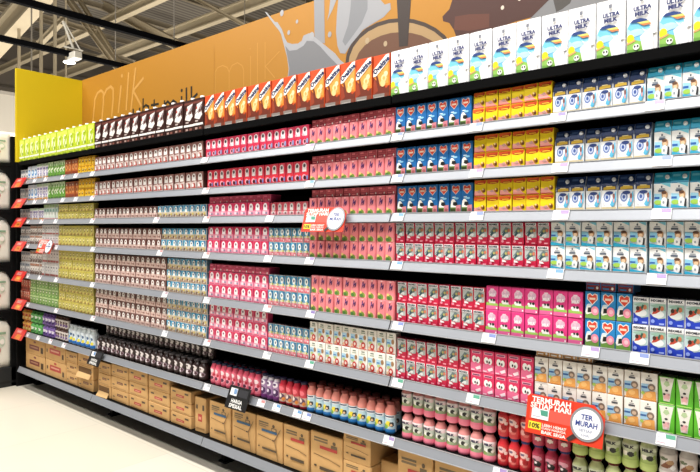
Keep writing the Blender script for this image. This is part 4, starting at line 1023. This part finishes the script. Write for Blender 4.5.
def soft_pack_mesh(w, d, h, col, col2):
    mb = MB()
    bm = bmesh.new()
    bmesh.ops.create_cube(bm, size=1)
    bmesh.ops.subdivide_edges(bm, edges=list(bm.edges), cuts=5, use_grid_fill=True)
    rnd = random.Random(int(h*1000))
    for v in bm.verts:
        x, y, z = v.co
        r = 1-.14*(max(abs(x), abs(y), abs(z)) == .5)*(abs(x)**3+abs(y)**3+abs(z)**3)*2
        v.co = Vector((x*w*r, y*d*r, (z+.5)*h))+Vector((rnd.uniform(-1, 1), rnd.uniform(-1, 1), 0))*.004
    bm.verts.index_update()
    mb.add([v.co for v in bm.verts], [[v.index for v in f.verts] for f in bm.faces], M(col, .4), True)
    bm.free()
    def place(u, v, lift):
        return (w*.47+lift, -d*.3+u*d*.6, h*.2+v*h*.6)
    draw(mb, [('e', .5, .6, .4, .24, col2), ('e', .4, .3, .2, .12, '#c98a7c'), ('r', .1, .86, .9, .94, '#8aa888'), ('e', .65, .6, .14, .1, '#f6efe6')], d, h, place, .004)
    return mb.mesh('soft_pack')
for z, nm in SHN.items():
    for j in range(2):
        me = soft_pack_mesh(.2, .19, SHH[z], ('#f6f1e8', '#f2ecdf')[j], ('#e3cdbb', '#d2dcc8')[j])
        o = link('soft_pack', me, None, (-3.962, -.33+.222*j, z+.0005))
        tag(o, 'pale plastic pack on the %s of black rack, %s' % (nm, ('nearer the aisle', 'nearer the post')[j]), 'pack', 'pale packs on the black rack')

# ------------------------------------------------------------------ the building
mb = MB()
mb.box(-22, 6, -8, 14, -.1, 0, floor_material())
struct(mb.build('floor'))
mb = MB()
mb.box(-22, 6, -8, 14, 8.2, 8.3, roof_material())
struct(mb.build('ceiling'))
wallm = M('#6f675d', .8, 0, .1, .6)
mb = MB()
mb.box(-22.2, -22, -8, 14, 0, 8.3, wallm)
for k in range(8):
    mb.box(-22, -21.96, -8, 14, 1+k*.9, 1.06+k*.9, M('#5a534a', .8))
struct(mb.build('wall_left'))
mb = MB()
mb.box(-22, 6, 14, 14.2, 0, 8.3, wallm)
for k in range(8):
    mb.box(-22, 6, 13.96, 14, 1+k*.9, 1.06+k*.9, M('#5a534a', .8))
struct(mb.build('wall_back'))

BEAM = M('#b3a68c', .6, 0, .08, 1)
BEAMD = M('#8f8470', .6, 0, .08, 1)
def beam(name, p0, p1, w, h, label, grp, m=BEAM, cat='beam'):
    mb = MB()
    mb.bar(p0, p1, w, h*.12+.004, m)
    p0v, p1v = Vector(p0), Vector(p1)
    d = (p1v-p0v).normalized()
    s = d.cross(Vector((0, 0, 1))).normalized()
    u = s.cross(d).normalized()
    mb.bar(p0v+u*h*.9, p1v+u*h*.9, w, h*.12+.004, m)
    mb.bar(p0v+u*h*.45, p1v+u*h*.45, w*.25, h*.85, m)
    o = mb.build(name)
    struct(o)
    return o
def along(p, q, t0, t1):
    p, q = Vector(p), Vector(q)
    return p+(q-p)*t0, p+(q-p)*t1
a, b = along((-13.5, 3.2, 5.42), (-11.13, 3.2, 5.93), -.6, 3.0)
def girder(p0, p1, w, h, m=BEAM, name='ceiling_beam'):
    return beam(name, p0, p1, w, h, '', '', m)
girder(a, b, .30, .50)
# lattice trusses and rafters
for p, q, w, h, m in [((-14.6, 5.0, 7.58), (-11.3, 5.0, 4.74), .12, .14, BEAM), ((-14.39, 5.4, 7.39), (-12.0, 5.4, 5.03), .08, .10, BEAM),
                      ((-15.68, 5.0, 7.1), (-12.6, 5.0, 6.0), .10, .12, BEAM), ((-18.76, 5.0, 8.11), (-17.35, 5.0, 7.66), .10, .12, BEAM),
                      ((-15.9, 5.0, 6.35), (-14.2, 5.0, 6.72), .12, .16, BEAM), ((-15.2, 6.5, 7.66), (-10.3, 6.5, 5.18), .20, .24, BEAM),
                      ((-11.8, 7.0, 7.36), (-8.6, 7.0, 5.54), .07, .08, BEAM), ((-18.7, 6.0, 7.68), (-12.6, 6.0, 5.5), .08, .10, BEAMD)]:
    girder(p, q, w, h, m)
for y, z, h in ((7.4, 6.6, .28), (5.7, 6.6, .2), (9.4, 6.9, .25), (11.6, 7.1, .25), (3.4, 7.4, .2)):
    girder((-21.5, y, z), (-2 if y > 4 else -9, y, z), .16, h, BEAM if y < 9 else BEAMD)
for x in (-20.5, -18, -15.5, -13, -10.5, -8, -5.5):
    girder((x, 4, 7.75), (x, 13.8, 7.75), .10, .16, BEAMD, 'ceiling_beam')
for i, (x, z0) in enumerate(((-12.4, 2.6), (-11.27, 2.6), (-10.62, 2.6), (-10.13, 2.6))):
    pass
for i, (x, y, z0, z1) in enumerate(((-12.41, 3.2, 4.4, 6.3), (-11.27, 3.2, 4.3, 5.75), (-10.62, 3.2, 4.2, 5.6), (-10.14, 3.2, 4.15, 5.6))):
    mb = MB()
    mb.bar((x, y, z0), (x, y, 8.2), .05 if i < 3 else .025, .05 if i < 3 else .025, BEAM, (0, 1, 0))
    mb.box(x-.05, x+.05, y-.05, y+.05, z0-.02, z0, BEAM)
    struct(mb.build('ceiling_rod'))
# pale plant enclosure seen beyond the yellow panel
mb = MB()
mb.box(-10.6, -9.75, 1.9, 3.4, 2.95, 3.62, M('#c4bdb0', .7, 0, .06, 2), .01)
mb.box(-10.61, -9.74, 1.88, 3.42, 3.60, 3.66, M('#a8a196', .7))
mb.tube((-10.2, 2.6, 3.66), (-10.2, 2.6, 8.2), .015, M('#8f887c', .7), 6)
o = mb.build('ceiling_duct')
struct(o)
mb = MB()
mb.box(-16, -15.6, -2, 8, 0, 3.0, M('#d2cbbf', .7, 0, .08, 2))
mb.box(-15.6, -15.56, -2, 8, 2.3, 2.36, M('#3a3530', .7))
struct(mb.build('wall_partition'))

def light_track(x, y0, y1, z, label):
    t = empty('light_track', (x, y0, z))
    mb = MB()
    L = y1-y0
    mb.box(-.035, .035, 0, L, -.045, .035, matte('#08080a', .7, .05), .004)
    mb.box(-.012, .012, .02, L-.02, -.050, -.045, matte('#040404', .7, .05))
    mb.build('track_channel', t)
    k = 0
    yy = 1.0
    while yy < L:
        h = MB()
        h.tube((0, yy, .05), (0, yy, 8.2-z), .008, M('#8a8378', .5), 6)
        h.build('hanger', t)
        yy += 2.6
    tag(t, label, 'light track', 'black ceiling light tracks')
    return t
light_track(-5.855, -6, 7.5, 3.9, 'black lighting track crossing the ceiling nearer the camera')
TRACK = light_track(-7.49, -6, 8.5, 3.9, 'black lighting track farther away, carrying a white spotlight')

# spotlight clipped on the farther track: a part of it, with its own pieces
mb = MB()
mb.box(-.03, .045, -.04, .05, -.09, -.0502, M('#e6e2d8', .4), .003)
sp = mb.build('spotlight', TRACK, (0, 8.10, 0))
mb = MB()
mb.bar((.09, .0, .06), (-.03, -.10, .46), .028, .028, M('#d9d4c6', .5))
mb.bar((.09, .10, .06), (-.03, -.08, .46), .018, .018, M('#d9d4c6', .5))
mb.bar((.09, -.14, .06), (.09, .14, .06), .018, .018, M('#d9d4c6', .5))
mb.build('bracket', sp)
mb = MB()
mb.box(.045, .22, -.05, .07, -.11, .0, M('#e9e5da', .4), .01)
mb.box(.22, .232, -.04, .06, -.10, -.01, M('#b9b4a8', .4), .003)
mb.build('housing', sp)
mb = MB()
mb.lathe([(.04, .03), (.08, .0), (.085, -.02)], M('#d9d6cc', .4), 20)
mb.build('reflector', sp, (-.09, .02, -.085))
mb = MB()
em = bpy.data.materials.new('lit_lamp')
em.use_nodes = True
eb = em.node_tree.nodes['Principled BSDF']
eb.inputs['Emission Color'].default_value = (1, .97, .9, 1)
eb.inputs['Emission Strength'].default_value = 14
mb.lathe([(.079, -.015), (.08, -.026), (.04, -.04)], em, 20)
mb.build('lamp', sp, (-.09, .02, -.085))

# ------------------------------------------------------------------ light
def area(name, loc, target, sx, sy, power, col=(1, .97, .92)):
    l = bpy.data.lights.new(name, 'AREA')
    l.shape = 'RECTANGLE'
    l.size, l.size_y = sx, sy
    l.energy = power
    l.color = col
    o = bpy.data.objects.new(name, l)
    C.objects.link(o)
    o.location = loc
    d = Vector(target)-Vector(loc)
    o.rotation_euler = d.to_track_quat('-Z', 'Y').to_euler()
    return o
area('aisle_strip_lamp', (-1.9, -1.75, 5.4), (-1.9, -.2, 0), 9.4, .16, 380)
area('aisle_strip_lamp', (1.1, -1.6, 4.4), (.9, .1, 1.0), 1.4, .16, 70)
area('next_aisle_lamp', (-1.6, -3.6, 4.9), (-1.6, 0, .5), 9.5, .4, 190)
area('floor_bounce_fill', (-11.5, 4.0, .6), (-11.5, 5.0, 8), 14.0, 9.0, 1500, (1, .95, .87))  # added upward fill, stands in for floor bounce onto roof and beams

w = bpy.data.worlds.new('hall_ambient')
w.use_nodes = True
bg = w.node_tree.nodes['Background']
bg.inputs['Color'].default_value = (1, .97, .93, 1)
bg.inputs['Strength'].default_value = .10
bpy.context.scene.world = w

# ------------------------------------------------------------------ camera
cd = bpy.data.cameras.new('camera')
cd.sensor_fit = 'HORIZONTAL'
cd.sensor_width = 36
cd.lens = 589.37/700*36
cam = bpy.data.objects.new('camera', cd)
C.objects.link(cam)
yaw, pitch, roll = math.radians(49.584949), math.radians(.6196), math.radians(.2811)
F = Vector((-math.cos(yaw)*math.cos(pitch), math.sin(yaw)*math.cos(pitch), -math.sin(pitch)))
R0 = Vector((math.sin(yaw), math.cos(yaw), 0))
U0 = R0.cross(F)
R = R0*math.cos(roll)+U0*math.sin(roll)
U = -R0*math.sin(roll)+U0*math.cos(roll)
m = Matrix((R, U, -F)).transposed().to_4x4()
m.translation = Vector((1.40320, -1.90322, 1.30))
cam.matrix_world = m
cd.clip_end = 100
sc = bpy.context.scene
sc.camera = cam
vs = sc.view_settings
vs.view_transform = 'Standard'
vs.look = 'None'
vs.exposure = 0.0
vs.gamma = 1
vs.use_curve_mapping = False
